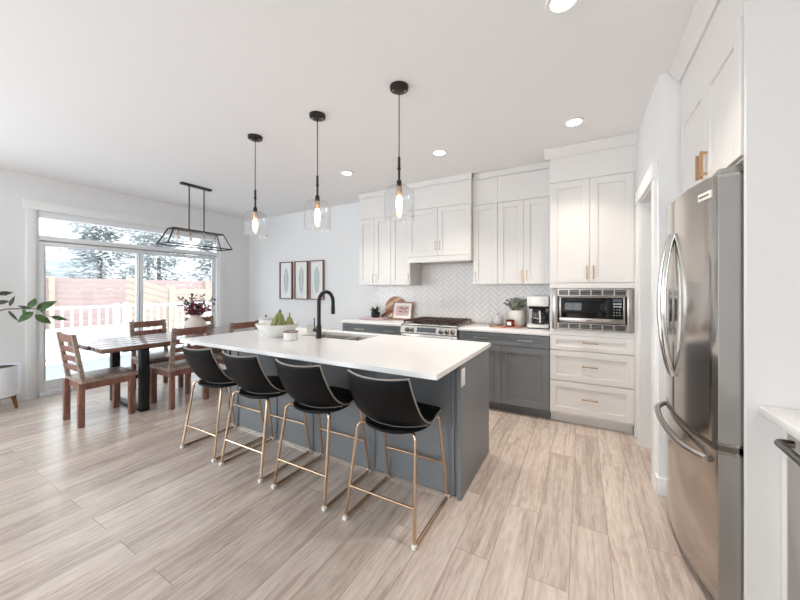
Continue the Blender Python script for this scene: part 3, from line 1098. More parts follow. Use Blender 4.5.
# ------------------------------------------------------------------ range
t = thing('gas_range', 'stainless gas range with black grates between the grey cabinets', 'stove', (-1.655, 4.0, 0))
RX0, RX1 = -2.033, -1.277
MB().box(RX0, RX1, 3.70, YB - .02, .06, .905).build('body', M['steel'], t)
m = MB()
for x in (RX0 + .06, RX1 - .06):
    for y in (3.76, 4.25):
        m.rod((x, y, .001), (x, y, .06), .02)
m.build('foot', M['rubber'], t)
MB().box(RX0, RX1, 3.665, YB - .02, .9055, .93, .004).build('cooktop', M['steel'], t)
MB().prism([(3.64, .82), (3.6995, .82), (3.6995, .9045), (3.665, .9045)], RX0, RX1, axis='x', bev=.003).build('control_panel', M['steel'], t)
sl = (3.665 - 3.64) / .0845
def pface(z):
    return 3.64 + sl * (z - .82)
MB().prism([(pface(.836) - .003, .836), (pface(.836) + .004, .836), (pface(.891) + .004, .891), (pface(.891) - .003, .891)], -1.80, -1.545, axis='x').build('display', M['lcd'], t)
for x in (-1.935, -1.868, -1.475, -1.40, -1.33):
    z = .862
    k = MB().tube([(x, pface(z) - .001, z), (x, pface(z) - .012, z - .003), (x, pface(z) - .036, z - .010)], [.026, .024, .02], 20).build('knob', M['chrome'], t)
    MB().bar((x, pface(z) - .038, z - .026), (x, pface(z) - .034, z + .008), .006, .008, up=(0, 1, 0)).build('knob_grip', M['steel_dark'], k)
od = MB().box(RX0, RX1, 3.660, 3.699, .245, .806, .004).build('oven_door', M['steel'], t)
MB().box(RX0 + .1, RX1 - .1, 3.656, 3.661, .34, .66).build('oven_window', M['blackglass'], od)
MB().tube(bend([(RX0 + .06, 3.66, .772), (RX0 + .06, 3.612, .772), (RX1 - .06, 3.612, .772), (RX1 - .06, 3.66, .772)], .015), .012).build('oven_handle', M['chrome'], od)
MB().box(RX0, RX1, 3.660, 3.699, .075, .238, .004).build('storage_drawer', M['steel'], t)
for gx0, gx1 in ((RX0 + .02, -1.79), (-1.785, -1.525), (-1.52, RX1 - .02)):
    m = MB()
    for y in (3.70, 4.275):
        m.box(gx0, gx1, y, y + .014, .952, .970, .002)
    for x in (gx0, gx1 - .014):
        m.box(x, x + .014, 3.70, 4.289, .952, .970, .002)
    for x in (gx0 + .06, (gx0 + gx1) / 2 - .006, gx1 - .072):
        m.box(x, x + .012, 3.714, 4.275, .958, .976, .002)
    for y in (3.82, 3.92, 4.06, 4.17):
        m.box(gx0 + .014, gx1 - .014, y, y + .012, .958, .976, .002)
    for x in (gx0, gx1 - .014):
        for y in (3.70, 4.275):
            m.box(x, x + .014, y, y + .014, .9305, .952)
    m.build('grate', M['iron'], t)
for x in (-1.90, -1.655, -1.41):
    for y in (3.86, 4.13):
        MB().lathe([(0, .018), (.03, .017), (.042, .012), (.045, .0005), (0, .0005)], (x, y, .93), 20).build('burner', M['iron'], t)

# ------------------------------------------------------------------ island
isl = thing('kitchen_island', 'dark grey kitchen island base in the middle of the room', 'kitchen island', (-1.9, 2.4, 0))
IX0, IX1, IY0, IY1 = -3.10, -.705, 2.035, 2.735
m = MB()
m.box(IX0, IX1, IY0, IY0 + .02, 0.001, .882)
m.box(IX0, IX1, IY1 - .02, IY1, .10, .882)
m.box(IX0, IX0 + .02, IY0 + .02, IY1 - .02, .001, .882)
m.box(IX1 - .02, IX1, IY0 + .02, IY1 - .02, .001, .882)
m.box(IX0 + .02, IX1 - .02, IY0 + .02, IY1 - .08, .08, .10)
m.build('body', M['grey'], isl)
MB().box(IX1 + .001, IX1 + .026, IY0 - .018, IY1 + .01, 0.001, .882, .001, 1).build('end_panel', M['grey'], isl)
MB().box(IX0 - .026, IX0 - .001, IY0 - .018, IY1 + .01, 0.001, .882, .001, 1).build('end_panel', M['grey'], isl)
m = MB()
for x in (-2.985, -2.42, -1.98, -1.36, -.735):
    m.box(x - .010, x + .010, IY0 - .009, IY0 - .0005, .02, .882, .002, 1)
m.build('panel_batten', M['grey'], isl)
MB().box(IX0 + .0, IX1, IY0 - .012, IY0 - .0005, .001, .018, .001, 1).build('shoe_moulding', M['nickel'], isl)
ol = MB().box(IX1 + .0262, IX1 + .031, 2.02, 2.092, .735, .85, .002).build('outlet_plate', M['plastic'], isl)
MB().box(IX1 + .031, IX1 + .0325, 2.036, 2.076, .752, .833, .001, 1).build('outlet', M['trim'], ol)
for u0, u1 in ((IX0, -2.42), (-1.72, -1.2), (-1.2, IX1)):
    pass
m = MB(Matrix(((-1, 0, 0, 0), (0, 0, 1, IY1), (0, 1, 0, 0), (0, 0, 0, 1))))
for u0, u1 in ((.705, 1.30), (1.30, 1.70), (1.70, 2.42), (2.42, 3.10)):
    for a, b, c, d, w in ((u0 + .002, u0 + .07, .105, .876, .02), (u1 - .07, u1 - .002, .105, .876, .02), (u0 + .07, u1 - .07, .105, .175, .02), (u0 + .07, u1 - .07, .806, .876, .02), (u0 + .068, u1 - .068, .172, .808, .009)):
        m.box(a, b, c, d, .001, w)
m.build('cabinet_fronts', M['grey'], isl)
# countertop with the sink cut-out
KX0, KX1, KY0, KY1 = -3.19, -.672, 1.602, 2.785
SX0, SX1, SY0, SY1 = -2.42, -1.72, 2.315, 2.665
m = MB()
x_, y_ = [KX0, SX0, SX1, KX1], [KY0, SY0, SY1, KY1]
VV = {}
for zi, z in enumerate((.884, .914)):
    for i, x in enumerate(x_):
        for j, y in enumerate(y_):
            VV[i, j, zi] = m._v((x, y, z))
for i in range(3):
    for j in range(3):
        if i == 1 and j == 1:
            continue
        for zi in (0, 1):
            m._f([VV[i, j, zi], VV[i + 1, j, zi], VV[i + 1, j + 1, zi], VV[i, j + 1, zi]])
for i in range(3):
    m._f([VV[i, 0, 0], VV[i + 1, 0, 0], VV[i + 1, 0, 1], VV[i, 0, 1]])
    m._f([VV[i, 3, 0], VV[i + 1, 3, 0], VV[i + 1, 3, 1], VV[i, 3, 1]])
    m._f([VV[0, i, 0], VV[0, i + 1, 0], VV[0, i + 1, 1], VV[0, i, 1]])
    m._f([VV[3, i, 0], VV[3, i + 1, 0], VV[3, i + 1, 1], VV[3, i, 1]])
for a, b in (((1, 1), (2, 1)), ((2, 1), (2, 2)), ((2, 2), (1, 2)), ((1, 2), (1, 1))):
    m._f([VV[(*a, 0)], VV[(*b, 0)], VV[(*b, 1)], VV[(*a, 1)]])
tag(m.build('island_countertop', M['quartz']), 'large white quartz countertop of the island with a sink cut-out', 'countertop')
sk = thing('kitchen_sink', 'double stainless undermount sink set in the island countertop', 'sink', ((SX0 + SX1) / 2, (SY0 + SY1) / 2, .68))
MID = -1.99
for name, a, b in (('basin', SX0 - .004, MID - .008), ('basin', MID + .008, SX1 + .004)):
    m = MB()
    c0, c1, zt, zb, w = SY0 - .004, SY1 + .004, .883, .69, .008
    m.box(a - w, a, c0 - w, c1 + w, zb, zt)
    m.box(b, b + w, c0 - w, c1 + w, zb, zt)
    m.box(a, b, c0 - w, c0, zb, zt)
    m.box(a, b, c1, c1 + w, zb, zt)
    m.box(a - w, b + w, c0 - w, c1 + w, zb - .008, zb)
    bs = m.build(name, M['sinksteel'], sk)
    MB().lathe([(0, .006), (.02, .005), (.04, .003), (.042, .0005), (0, .0005)], ((a + b) / 2, (c0 + c1) / 2 + .05, zb), 20).build('drain', M['chrome'], bs)
fc = thing('faucet', 'tall black gooseneck faucet beside the island sink', 'faucet', (-2.125, 2.262, .9145))
fx, fy = -2.125, 2.262
MB().lathe([(0, .001), (.031, .001), (.031, .007), (.025, .009), (.0245, .115), (.018, .122), (0, .122)], (fx, fy, .914), 24).build('base', M['black'], fc)
arc = [(fx, fy, 1.03), (fx, fy, 1.22)]
for i in range(13):
    a = pi - pi * i / 12
    arc.append((fx, fy + .098 + .098 * cos(a), 1.245 + .098 * sin(a)))
arc.append((fx, fy + .196, 1.215))
MB().tube(arc, .0175, 14).build('spout', M['black'], fc)
MB().tube([(fx, fy + .196, 1.216), (fx, fy + .196, 1.20), (fx, fy + .197, 1.125)], [.0165, .019, .0195], 14).build('spray_head', M['black'], fc)
lv = MB().tube([(fx - .022, fy, .985), (fx - .06, fy, .985)], [.017, .017], 14).build('valve', M['black'], fc)
MB().rod((fx - .052, fy, .998), (fx - .058, fy, 1.10), .005).build('lever', M['black'], lv)

# ------------------------------------------------------------------ bar stools
def make_stool(label):
    t = thing('bar_stool', label, 'bar stool', (0, 0, 0), 0, 'black bar stools along the island')
    prof = [(.225, .600), (.20, .618), (.10, .615), (0, .602), (-.10, .600), (-.172, .628), (-.222, .695), (-.262, .775), (-.293, .855), (-.308, .908)]
    half = [.185, .200, .215, .225, .228, .226, .222, .215, .207, .200]
    wrap = [0, 0, 0, .02, .07, .085, .07, .06, .055, .05]
    lift = [-.012, -.004, 0.004, .010, .016, .012, .0, 0, 0.0, .012]
    def lerp(A, u):
        x = u * (len(A) - 1)
        i = min(int(x), len(A) - 2)
        return A[i] + (A[i + 1] - A[i]) * (x - i)
    sp = smooth([(0, y, z) for y, z in prof], 4)
    def surf(u, v):
        q = v * 2 - 1
        x = u * (len(sp) - 1)
        i = min(int(x), len(sp) - 2)
        p = sp[i].lerp(sp[i + 1], x - i)
        a = abs(q) ** 2.2
        return Vector((q * lerp(half, u), p.y + lerp(wrap, u) * a, p.z - .028 + lerp(lift, u) * a))
    m = MB()
    m.grid(surf, 28, 17)
    seat = m.build('seat_shell', M['leather'], t, False, sharp=60)
    md = seat.modifiers.new('thick', 'SOLIDIFY')
    md.thickness = .026
    md.offset = 0
    sb = seat.modifiers.new('round', 'SUBSURF')
    sb.levels = sb.render_levels = 1
    rim = [surf(0, j / 16) for j in range(17)] + [surf(i / 27, 1) for i in range(1, 28)] + [surf(1, 1 - j / 16) for j in range(1, 17)] + [surf(1 - i / 27, 0) for i in range(1, 27)]
    MB().tube(rim, .0055, 8, closed=True).build('piping', M['piping'], t, False)
    band = [surf(.50, j / 20) + Vector((0, -.0145, -.006)) for j in range(21)]
    MB().tube(band, .004, 6).build('seam', M['piping'], t, False)
    cush = MB()
    cush.lathe([(0, .528), (.12, .530), (.18, .541), (.208, .557), (.205, .570), (.10, .572), (0, .572)], (0, -.02, 0), 32, .93)
    cush.build('seat_base', M['leather'], t, False)
    for s in (-1, 1):
        pts = bend([(s * .13, -.12, .553), (s * .196, -.168, .556), (s * .2295, -.25, .012), (s * .2295, .232, .012), (s * .205, .145, .562), (s * .13, .12, .558)], .03, 6)
        f = MB().tube(pts, .0095, 10).build('sled_leg', M['copper'], t, False)
        for y in (-.252, .230):
            MB().box(s * .2295 - .013, s * .2295 + .013, y - .013, y + .013, .001, .024, .004).build('foot_cap', M['plastic'], f, False)
    zb = .19
    k = (.556 - zb) / (.556 - .012)
    xb, yb = .196 + (.2295 - .196) * k, -.168 - .082 * k
    MB().rod((-xb, yb, zb), (xb, yb, zb), .0075, 10).build('rear_stretcher', M['copper'], t, False)
    zf = .245
    k = (.562 - zf) / (.562 - .012)
    xf, yf = .205 + (.2295 - .205) * k, .145 + .087 * k
    MB().rod((-xf, yf, zf), (xf, yf, zf), .0085, 10).build('footrest', M['copper'], t, False)
    return t
st = make_stool('black leather bar stool nearest, at the right end of the island')
st.location = (-.998, 1.78, 0)
dup(st, (-1.62, 1.78, 0), 'black leather bar stool second from the right end of the island')
dup(st, (-2.217, 1.78, 0), 'black leather bar stool second from the left end of the island')
dup(st, (-2.775, 1.78, 0), 'black leather bar stool at the far left end, beside the dining chair')

# ------------------------------------------------------------------ dining table and chairs
TX0, TX1, TYA, TYB = -5.14, -4.21, 1.39, 3.45
t = thing('dining_table', 'dark plank dining table with black steel legs by the patio door', 'table', (-4.675, 2.42, 0))
m = MB()
n = 5
w = (TX1 - TX0) / n
for i in range(n):
    m.box(TX0 + i * w + .001, TX0 + (i + 1) * w - .001, TYA + (.012 if i % 2 else 0), TYB - (.01 if i % 2 else 0), .715, .76, .004)
m.build('tabletop', M['table'], t)
MB().box(TX0 + .06, TX1 - .06, TYA + .2, TYB - .2, .695, .7145).build('apron', M['black'], t)
for y in (1.79, 3.05):
    m = MB()
    m.box(-5.08, -5.00, y - .04, y + .04, .012, .695, .003)
    m.box(-4.35, -4.27, y - .04, y + .04, .012, .695, .003)
    m.box(-5.08, -4.27, y - .04, y + .04, .001, .03, .002)
    m.build('leg_frame', M['black'], t)
MB().box(-4.70, -4.65, 1.83, 3.01, .30, .34, .003).build('stretcher', M['black'], t)

def make_chair(label):
    t = thing('dining_chair', label, 'chair', (0, 0, 0), 0, 'wooden dining chairs around the table')
    sw = .205
    MB().box(-.225, .225, -.225, .245, .430, .462, .006).build('seat', M['chairgrey'], t, False)
    m = MB()
    m.box(-.20, .20, .190, .212, .365, .4295)
    m.box(-.20, .20, -.212, -.190, .365, .4295)
    m.box(-.212, -.190, -.19, .19, .365, .4295)
    m.box(.190, .212, -.19, .19, .365, .4295)
    m.build('apron', M['chair'], t, False)
    for s in (-1, 1):
        MB().box(s * .193 - .026, s * .193 + .026, .168, .222, 0.001, .4295, .004).build('leg', M['chair'], t, False)
        MB().box(s * .193 - .024, s * .193 + .024, -.245, -.195, 0.001, .4295, .004).build('leg', M['chair'], t, False)
        MB().prism([(-.225, .4625), (-.192, .4625), (-.262, .925), (-.295, .925)], s * .195 - .024, s * .195 + .024, axis='x', bev=.004).build('back_post', M['chairgrey'], t, False)
    for z0, z1 in ((.835, .915), (.735, .79), (.64, .695), (.545, .60)):
        def yy(z):
            return -.2085 - .07 * (z - .4625) / .4625
        MB().prism([(yy(z0) - .011, z0), (yy(z0) + .011, z0), (yy(z1) + .011, z1), (yy(z1) - .011, z1)], -.1705, .1705, axis='x', bev=.002).build('slat', M['chair'], t, False)
    return t
c0 = make_chair('wooden slat-back dining chair at the near end of the table')
c0.location = (-4.525, 1.49, 0)
dup(c0, (-4.30, 2.16, 0), 'wooden dining chair at the table with its back to the island, nearest the bar stools', R(90))
dup(c0, (-4.30, 2.85, 0), 'wooden dining chair on the island side, farther from the viewer, behind the stools', R(90))
dup(c0, (-5.09, 2.28, 0), 'wooden dining chair before the patio door, its back to the sliding panel', R(-90))
dup(c0, (-5.09, 2.99, 0), 'wooden dining chair before the patio door, half hidden behind the vase', R(-90))

# vase with burgundy foliage
vx, vy = -4.74, 2.585
va = thing('flower_vase', 'blush ceramic vase of burgundy sprigs on the dining table', 'vase', (vx, vy, .761))
MB().lathe([(0, .001), (.085, .001), (.125, .03), (.140, .09), (.125, .15), (.085, .19), (.068, .205), (.068, .235), (.075, .245), (.066, .243), (.060, .205), (.08, .185), (.115, .145), (.12, .09), (.08, .03), (0, .02)], (vx, vy, .761), 36).build('vase_body', M['blush'], va)
m, ms = MB(), MB()
rr = random.Random(5)
md_ = MB()
for i in range(34):
    a = rr.uniform(0, 2 * pi)
    lean = rr.uniform(.02, .24)
    h = rr.uniform(.06, .22) if i < 26 else rr.uniform(.2, .31)
    top = Vector((vx + lean * cos(a), vy + lean * sin(a), 1.0 + h - lean * .25))
    base = Vector((vx + .03 * cos(a), vy + .03 * sin(a), .98))
    mid = base.lerp(top, .5) + Vector((0, 0, .03))
    pts = smooth([base, mid, top], 3)
    ms.tube(pts, .0025, 5)
    for k, p in enumerate(pts[1:]):
        for j in range(3):
            d = Vector((rr.uniform(-1, 1), rr.uniform(-1, 1), rr.uniform(-.2, 1))).normalized()
            (md_ if i >= 24 else m).leaf(p, p + d * rr.uniform(.035, .06), .024, (rr.uniform(-1, 1), rr.uniform(-1, 1), 1), n=4)
m.build('burgundy_leaves', M['burgundy'], va)
md_.build('dark_sprigs', M['leafdark'], va)
ms.build('stems', M['stem'], va)

# ------------------------------------------------------------------ planter with the branching plant at the left edge
px_, py_ = -5.66, .945
pl = thing('planter', 'white round planter on wooden legs at the left edge', 'planter', (px_, py_, 0))
MB().lathe([(0, .175), (.165, .175), (.185, .19), (.192, .23), (.194, .50), (.190, .512), (.182, .508), (.180, .475), (0, .47)], (px_, py_, 0), 44).build('pot', M['pot_white'], pl)
m = MB()
m.bar((px_ - .16, py_, .155), (px_ + .16, py_, .155), .03, .036)
m.bar((px_, py_ - .16, .155), (px_, py_ + .16, .155), .03, .036)
m.build('crossbar', M['oak'], pl)
for dx, dy in ((1, 0), (-1, 0), (0, 1), (0, -1)):
    MB().tube([(px_ + dx * .135, py_ + dy * .135, .17), (px_ + dx * .165, py_ + dy * .165, .001)], [.021, .013], 12).build('leg', M['oak'], pl)
pt = thing('potted_plant', 'broad-leaved green plant reaching in from the left edge over the planter', 'plant', (px_, py_, .462))
MB().lathe([(0, .498), (.10, .497), (.174, .492), (.174, .482), (0, .482)], (px_, py_, 0), 28).build('soil', M['soil'], pt)
LX = -5.46
br = [(px_, py_, .47), (px_ - .01, py_ - .03, .75), (px_ + .05, py_ - .02, 1.0), (px_ + .13, py_ + .02, 1.135), (LX, 1.12, 1.15), (LX, 1.214, 1.141), (LX, 1.30, 1.07), (LX, 1.343, 1.04)]
MB().tube(smooth(br, 5), [.011 - .0085 * i / 35 for i in range(36)], 8).build('stem', M['stem'], pt)
br2 = [(px_ - .008, py_ - .025, .70), (px_ - .1, py_ - .15, 1.05), (px_ - .05, py_ - .1, 1.4), (px_ + .1, py_ - .02, 1.32), (LX, 1.0, 1.30)]
MB().tube(smooth(br2, 5), [.009 - .006 * i / 20 for i in range(21)], 8).build('stem', M['stem'], pt)
def Lf(m, a, b, w, nrm=(1, -.9, .35)):
    m.leaf((LX + rnd.uniform(-.03, .03), *a), (LX + rnd.uniform(-.05, .05), *b), w, nrm, n=8, pw=.75)
lo, ld = MB(), MB()
for a, b, w, dk in (((1.183, 1.143), (1.080, 1.185), .035, 1), ((1.172, 1.150), (1.216, 1.275), .082, 0), ((1.195, 1.11), (1.072, 1.0), .085, 0),
                    ((1.225, 1.135), (1.385, 1.235), .095, 0), ((1.215, 1.075), (1.345, .955), .080, 0), ((1.338, 1.045), (1.50, .99), .05, 0),
                    ((1.01, 1.135), (1.075, 1.01), .03, 1), ((1.025, 1.18), (1.058, 1.30), .04, 1), ((.93, 1.22), (1.01, 1.24), .05, 1),
                    ((.93, 1.315), (1.055, 1.337), .05, 1), ((1.13, 1.15), (1.12, 1.07), .05, 0), ((1.26, 1.10), (1.30, 1.19), .05, 0)):
    Lf(ld if dk else lo, a, b, w)
rr = random.Random(11)
for i in range(26):      # the rest of the plant, towards the room's corner outside the frame
    a = rr.uniform(pi * .8, pi * 2.0)
    r_ = rr.uniform(.05, .28)
    p = Vector((px_ + .02 + r_ * cos(a) * .45, py_ - .18 + r_ * sin(a) * .7, rr.uniform(.9, 1.7)))
    d = Vector((cos(a) + rr.uniform(-.5, .5), sin(a), rr.uniform(-.6, .4))).normalized()
    lo.leaf(p, p + d * rr.uniform(.11, .17), .08, (0, 0, 1), n=8, pw=.75)
lo.build('leaves', M['leaf'], pt)
ld.build('leaves', M['leafdark'], pt)
br3 = MB()
br3.tube(smooth([(px_ - .01, py_ - .03, .72), (px_ - .04, py_ - .15, 1.1), (px_ - .02, py_ - .2, 1.65)], 5), .006, 8)
br3.build('stem', M['stem'], pt)

# ------------------------------------------------------------------ wall art
def art(x0, x1, label, seed):
    z0, z1 = 1.178, 1.882
    xc = (x0 + x1) / 2
    t = thing('picture_frame', label, 'picture', (xc, YB, (z0 + z1) / 2), 0, 'leaf prints on the back wall')
    m = MB()
    f, d0, d1 = .017, YB - .042, YB - .001
    m.box(x0, x0 + f, d0, d1, z0, z1, .001, 1)
    m.box(x1 - f, x1, d0, d1, z0, z1, .001, 1)
    m.box(x0 + f, x1 - f, d0, d1, z0, z0 + f, .001, 1)
    m.box(x0 + f, x1 - f, d0, d1, z1 - f, z1, .001, 1)
    m.build('frame', M['walnut'], t)
    pr = MB().box(x0 + f, x1 - f, YB - .022, YB - .012, z0 + f, z1 - f).build('print', M['paper'], t)
    m = MB()
    rr = random.Random(seed)
    zb, zt = z0 + .13, z1 - .10
    y = YB - .0235
    m.box(xc - .002, xc + .002, y, YB - .022, zb - .04, zt)
    N = 13
    for i in range(N):
        q = i / (N - 1)
        z = zb + (zt - .03 - zb) * q
        L = .082 * (sin(pi * (.16 + .80 * q)) ** .8) * rr.uniform(.85, 1.05)
        for s in (-1, 1):
            p0, p1 = Vector((xc, y, z)), Vector((xc + s * L, y, z + L * 1.0))
            t_ = (p1 - p0)
            nn = Vector((-t_.z, 0, t_.x)).normalized() * .013
            m._f([m._v(p0), m._v(p0 + t_ * .45 + nn), m._v(p1), m._v(p0 + t_ * .45 - nn)])
    m.build('leaf_motif', M['sage'], pr)
art(-5.06, -4.725, 'walnut framed leaf print on the back wall, leftmost of three', 1)
art(-4.66, -4.33, 'walnut framed leaf print on the back wall, middle of three', 2)
art(-4.28, -3.95, 'walnut framed leaf print on the back wall, rightmost, beside the faucet', 3)

# ------------------------------------------------------------------ things on the island
bx_, by_ = -2.56, 2.16
bw_ = thing('fruit_bowl', 'wide white ceramic bowl on the island countertop', 'bowl', (bx_, by_, .915))
MB().lathe([(0, .001), (.10, .001), (.108, .012), (.14, .035), (.172, .075), (.198, .118), (.202, .125), (.194, .122), (.166, .08), (.132, .042), (.09, .022), (0, .018)], (bx_, by_, .914), 44).build('bowl_body', M['ceramic'], bw_)
bn = thing('banana_bunch', 'bunch of greenish bananas standing in the white bowl', 'bananas', (bx_ + .04, by_, .97))
cx, cy, cz = bx_ + .02, by_ + .01, 1.14
MB().tube([(cx, cy, cz - .01), (cx + .004, cy, cz + .03)], [.013, .010], 10).build('stalk', M['bananatip'], bn)
for i, a in enumerate((-2.9, -2.2, -1.5, -.8, -.2)):
    d = Vector((cos(a), sin(a) * .8, 0))
    P = [Vector((cx, cy, cz)) + d * .006, Vector((cx, cy, cz - .035)) + d * .035, Vector((cx, cy, cz - .095)) + d * .068, Vector((cx, cy, cz - .150)) + d * .082, Vector((cx, cy, cz - .188)) + d * .075]
    pts = smooth(P, 4)
    rads = [.008 + .011 * sin(pi * min(1, (k / 16) * 1.02 + .02)) ** .6 for k in range(len(pts))]
    MB().tube(pts, rads, 8).build('banana', M['banana'], bn)
pr_ = thing('green_pear', 'small green pear with a dark stem in the white bowl', 'pear', (bx_ + .105, by_ + .045, 1.0))
MB().lathe([(0, -.045), (.028, -.04), (.043, -.012), (.042, .012), (.028, .045), (.019, .068), (.01, .078), (0, .08)], (bx_ + .107, by_ + .05, 1.028), 20).build('pear_flesh', M['banana'], pr_)
MB().rod((bx_ + .107, by_ + .05, 1.106), (bx_ + .112, by_ + .05, 1.14), .006, 8).build('stem', M['bananatip'], pr_)
cn = thing('storage_canister', 'white canister with grey lid standing behind the fruit bowl', 'canister', (-3.08, 2.44, .915))
MB().lathe([(0, .001), (.070, .001), (.073, .01), (.073, .105), (.070, .112), (0, .112)], (-3.08, 2.44, .914), 32).build('jar', M['ceramic'], cn)
MB().lathe([(0, .113), (.075, .113), (.075, .14), (.068, .147), (0, .147)], (-3.08, 2.44, .914), 32).build('lid', M['greyceramic'], cn)
MB().ball((-3.08, 2.44, .914 + .156), .011, seg=12).build('knob', M['black'], cn)
cdl = thing('candle_jar', 'small white candle jar beside the fruit bowl', 'candle', (-2.27, 2.06, .915))
MB().lathe([(0, .001), (.058, .001), (.062, .006), (.062, .070), (.056, .070), (.056, .060), (0, .060)], (-2.27, 2.06, .914), 32).build('jar', M['ceramic'], cdl)
MB().lathe([(.0575, .0705), (.0635, .0705), (.0635, .079), (.0575, .079), (.0575, .0705)], (-2.27, 2.06, .914), 32).build('rim', M['walnut'], cdl)
cp = thing('drinking_cup', 'white cup standing behind the candle jar near the faucet', 'cup', (-2.50, 2.53, .915))
MB().lathe([(0, .001), (.034, .001), (.040, .085), (.037, .085), (.031, .008), (0, .006)], (-2.50, 2.53, .914), 28).build('cup_wall', M['ceramic'], cp)
MB().tube(smooth([(-2.463, 2.53, .985), (-2.437, 2.53, .975), (-2.437, 2.53, .945), (-2.466, 2.53, .935)], 4), .005, 8).build('handle', M['ceramic'], cp)

# ------------------------------------------------------------------ things on the left counter
CT = .9145
t = thing('succulent_pot', 'spiky little plant in a black pot on the left counter', 'plant', (-2.74, 4.14, CT))
MB().lathe([(0, .001), (.052, .001), (.066, .02), (.068, .085), (.06, .088), (.058, .075), (0, .07)], (-2.74, 4.14, CT + .022), 28).build('pot', M['black'], t)
m = MB()
rr = random.Random(3)
for i in range(34):
    a = rr.uniform(0, 2 * pi)
    e = rr.uniform(.5, 1.45)
    p = Vector((-2.74 + .025 * cos(a), 4.14 + .025 * sin(a), CT + .095))
    d = Vector((cos(a) * cos(e), sin(a) * cos(e), sin(e)))
    m.leaf(p, p + d * rr.uniform(.07, .125), .022, (-d.x, -d.y, 1.0), n=4)
m.build('leaves', M['leafdark'], t)
t = thing('open_book', 'open pinkish book lying on the left counter under the succulent', 'book', (-2.74, 4.13, CT))
for s in (-1, 1):
    def pg(u, v, s=s):
        w = .205 * u
        return (-2.74 + s * w, 3.99 + .27 * v, CT + .005 + .014 * sin(pi * min(1, u * 1.0)) * (1 if u < 1 else 0) + .001)
    m = MB()
    m.box(min(-2.74, -2.74 + s * .205), max(-2.74, -2.74 + s * .205), 3.99, 4.262, CT + .0005, CT + .004)
    m.build('cover', mat('book_cover', (178, 140, 148), .6), t)
    m = MB()
    x0, x1 = sorted((-2.74 + s * .003, -2.74 + s * .20))
    m.box(x0, x1, 3.995, 4.257, CT + .0045, CT + .021, .004)
    m.build('pages', mat('book_page', (214, 188, 194), .7, noise=.12, nscale=18), t)
t = thing('cutting_board', 'round striped wooden cutting board leaning on the tiled backsplash', 'cutting board', (-2.47, 4.28, CT))
tilt = Matrix.Translation((-2.49, 4.262, CT + .018)) @ Matrix.Rotation(R(-12), 4, 'X')
cols = [M['acacia'], wood('pale_maple_strip', (214, 178, 146), (232, 204, 176), .45, 6, (1, 9, 1)), wood('dark_walnut_strip', (120, 66, 46), (156, 96, 72), .45, 6, (1, 9, 1))]
ang = R(35)
RB = .165
def strip(a, b, ext=0):
    """strip of the disc between offsets a..b across the stripe direction"""
    up = []
    N = 14
    la, lb = math.sqrt(max(0, RB * RB - a * a)), math.sqrt(max(0, RB * RB - b * b))
    pts = []
    for i in range(N + 1):
        o = a + (b - a) * i / N
        pts.append((math.sqrt(max(0, RB * RB - o * o)), o))
    lft = [(-x, o) for x, o in pts[::-1]]
    poly = pts + lft
    return [(x * cos(ang) - o * sin(ang), x * sin(ang) + o * cos(ang) + RB) for x, o in poly]
edges = [-.164, -.10, -.055, .0, .05, .10, .164]
for i in range(6):
    m = MB(tilt)
    m.prism(strip(edges[i], edges[i + 1] - .0004), -.009, .009, axis='y')
    m.build('wood_strip', cols[(0, 1, 2, 0, 1, 0)[i]], t)
hd = MB(tilt)
q = Vector((-cos(ang), -sin(ang)))
c_ = Vector((0, RB))
a_, b_ = c_ + q * (RB - .004), c_ + q * (RB + .11)
hd.bar((a_.x, 0, a_.y), (b_.x, 0, b_.y), .018, .042, up=(q.y, 0, -q.x), bev=.004)
hd.build('handle', cols[2], t)
t = thing('picture_frame', 'small framed print leaning on the backsplash beside the range', 'picture', (-2.26, 4.2, CT))
tl = Matrix.Translation((-2.335, 4.228, CT + .003)) @ Matrix.Rotation(R(-12), 4, 'X')
m = MB(tl)
w2, hh, f = .165, .262, .018
m.box(-w2, -w2 + f, -.012, .012, 0, hh, .002)
m.box(w2 - f, w2, -.012, .012, 0, hh, .002)
m.box(-w2 + f, w2 - f, -.012, .012, 0, f, .002)
m.box(-w2 + f, w2 - f, -.012, .012, hh - f, hh, .002)
m.build('frame', M['acacia'], t)
m = MB(tl)
m.box(-w2 + f, w2 - f, -.004, .008, f, hh - f)
pm = m.build('mat_board', M['paper'], t)
m = MB(tl)
m.box(-.11, .11, -.0055, -.0042, .055, .205)
pp = m.build('print', mat('blush_print', (222, 192, 186), .7, noise=.10, nscale=12), pm)
m = MB(tl)
rr = random.Random(9)
for i in range(9):
    x, z = rr.uniform(-.07, .07), rr.choice([.11, .12, .15, .165])
    m.box(x, x + rr.uniform(.02, .045), -.0068, -.0056, z, z + rr.uniform(.008, .02))
m.build('motif', mat('dusky_ink', (140, 92, 96), .8), pp)

# ------------------------------------------------------------------ things on the right counter
t = thing('serving_board', 'flat wooden serving board under the jars on the right counter', 'serving board', (-.80, 4.03, CT))
pts = []
for i in range(40):
    a = 2 * pi * i / 40
    pts.append((-.80 + .19 * math.copysign(abs(cos(a)) ** .6, cos(a)), 4.03 + .115 * math.copysign(abs(sin(a)) ** .6, sin(a))))
MB().prism(pts, CT + .0005, CT + .016, axis='z', bev=.003).build('board', M['acacia'], t)
BT = CT + .0165
t = thing('lidded_jar', 'small grey ceramic jar with a knobbed lid on the serving board', 'jar', (-.895, 4.04, BT))
MB().lathe([(0, .001), (.05, .001), (.066, .02), (.07, .06), (.064, .095), (.06, .10), (0, .10)], (-.895, 4.04, BT), 28).build('jar_body', M['greyceramic'], t)
ld_ = MB().lathe([(0, .101), (.062, .101), (.06, .112), (.03, .125), (0, .128)], (-.895, 4.04, BT), 28).build('lid', M['greyceramic'], t)
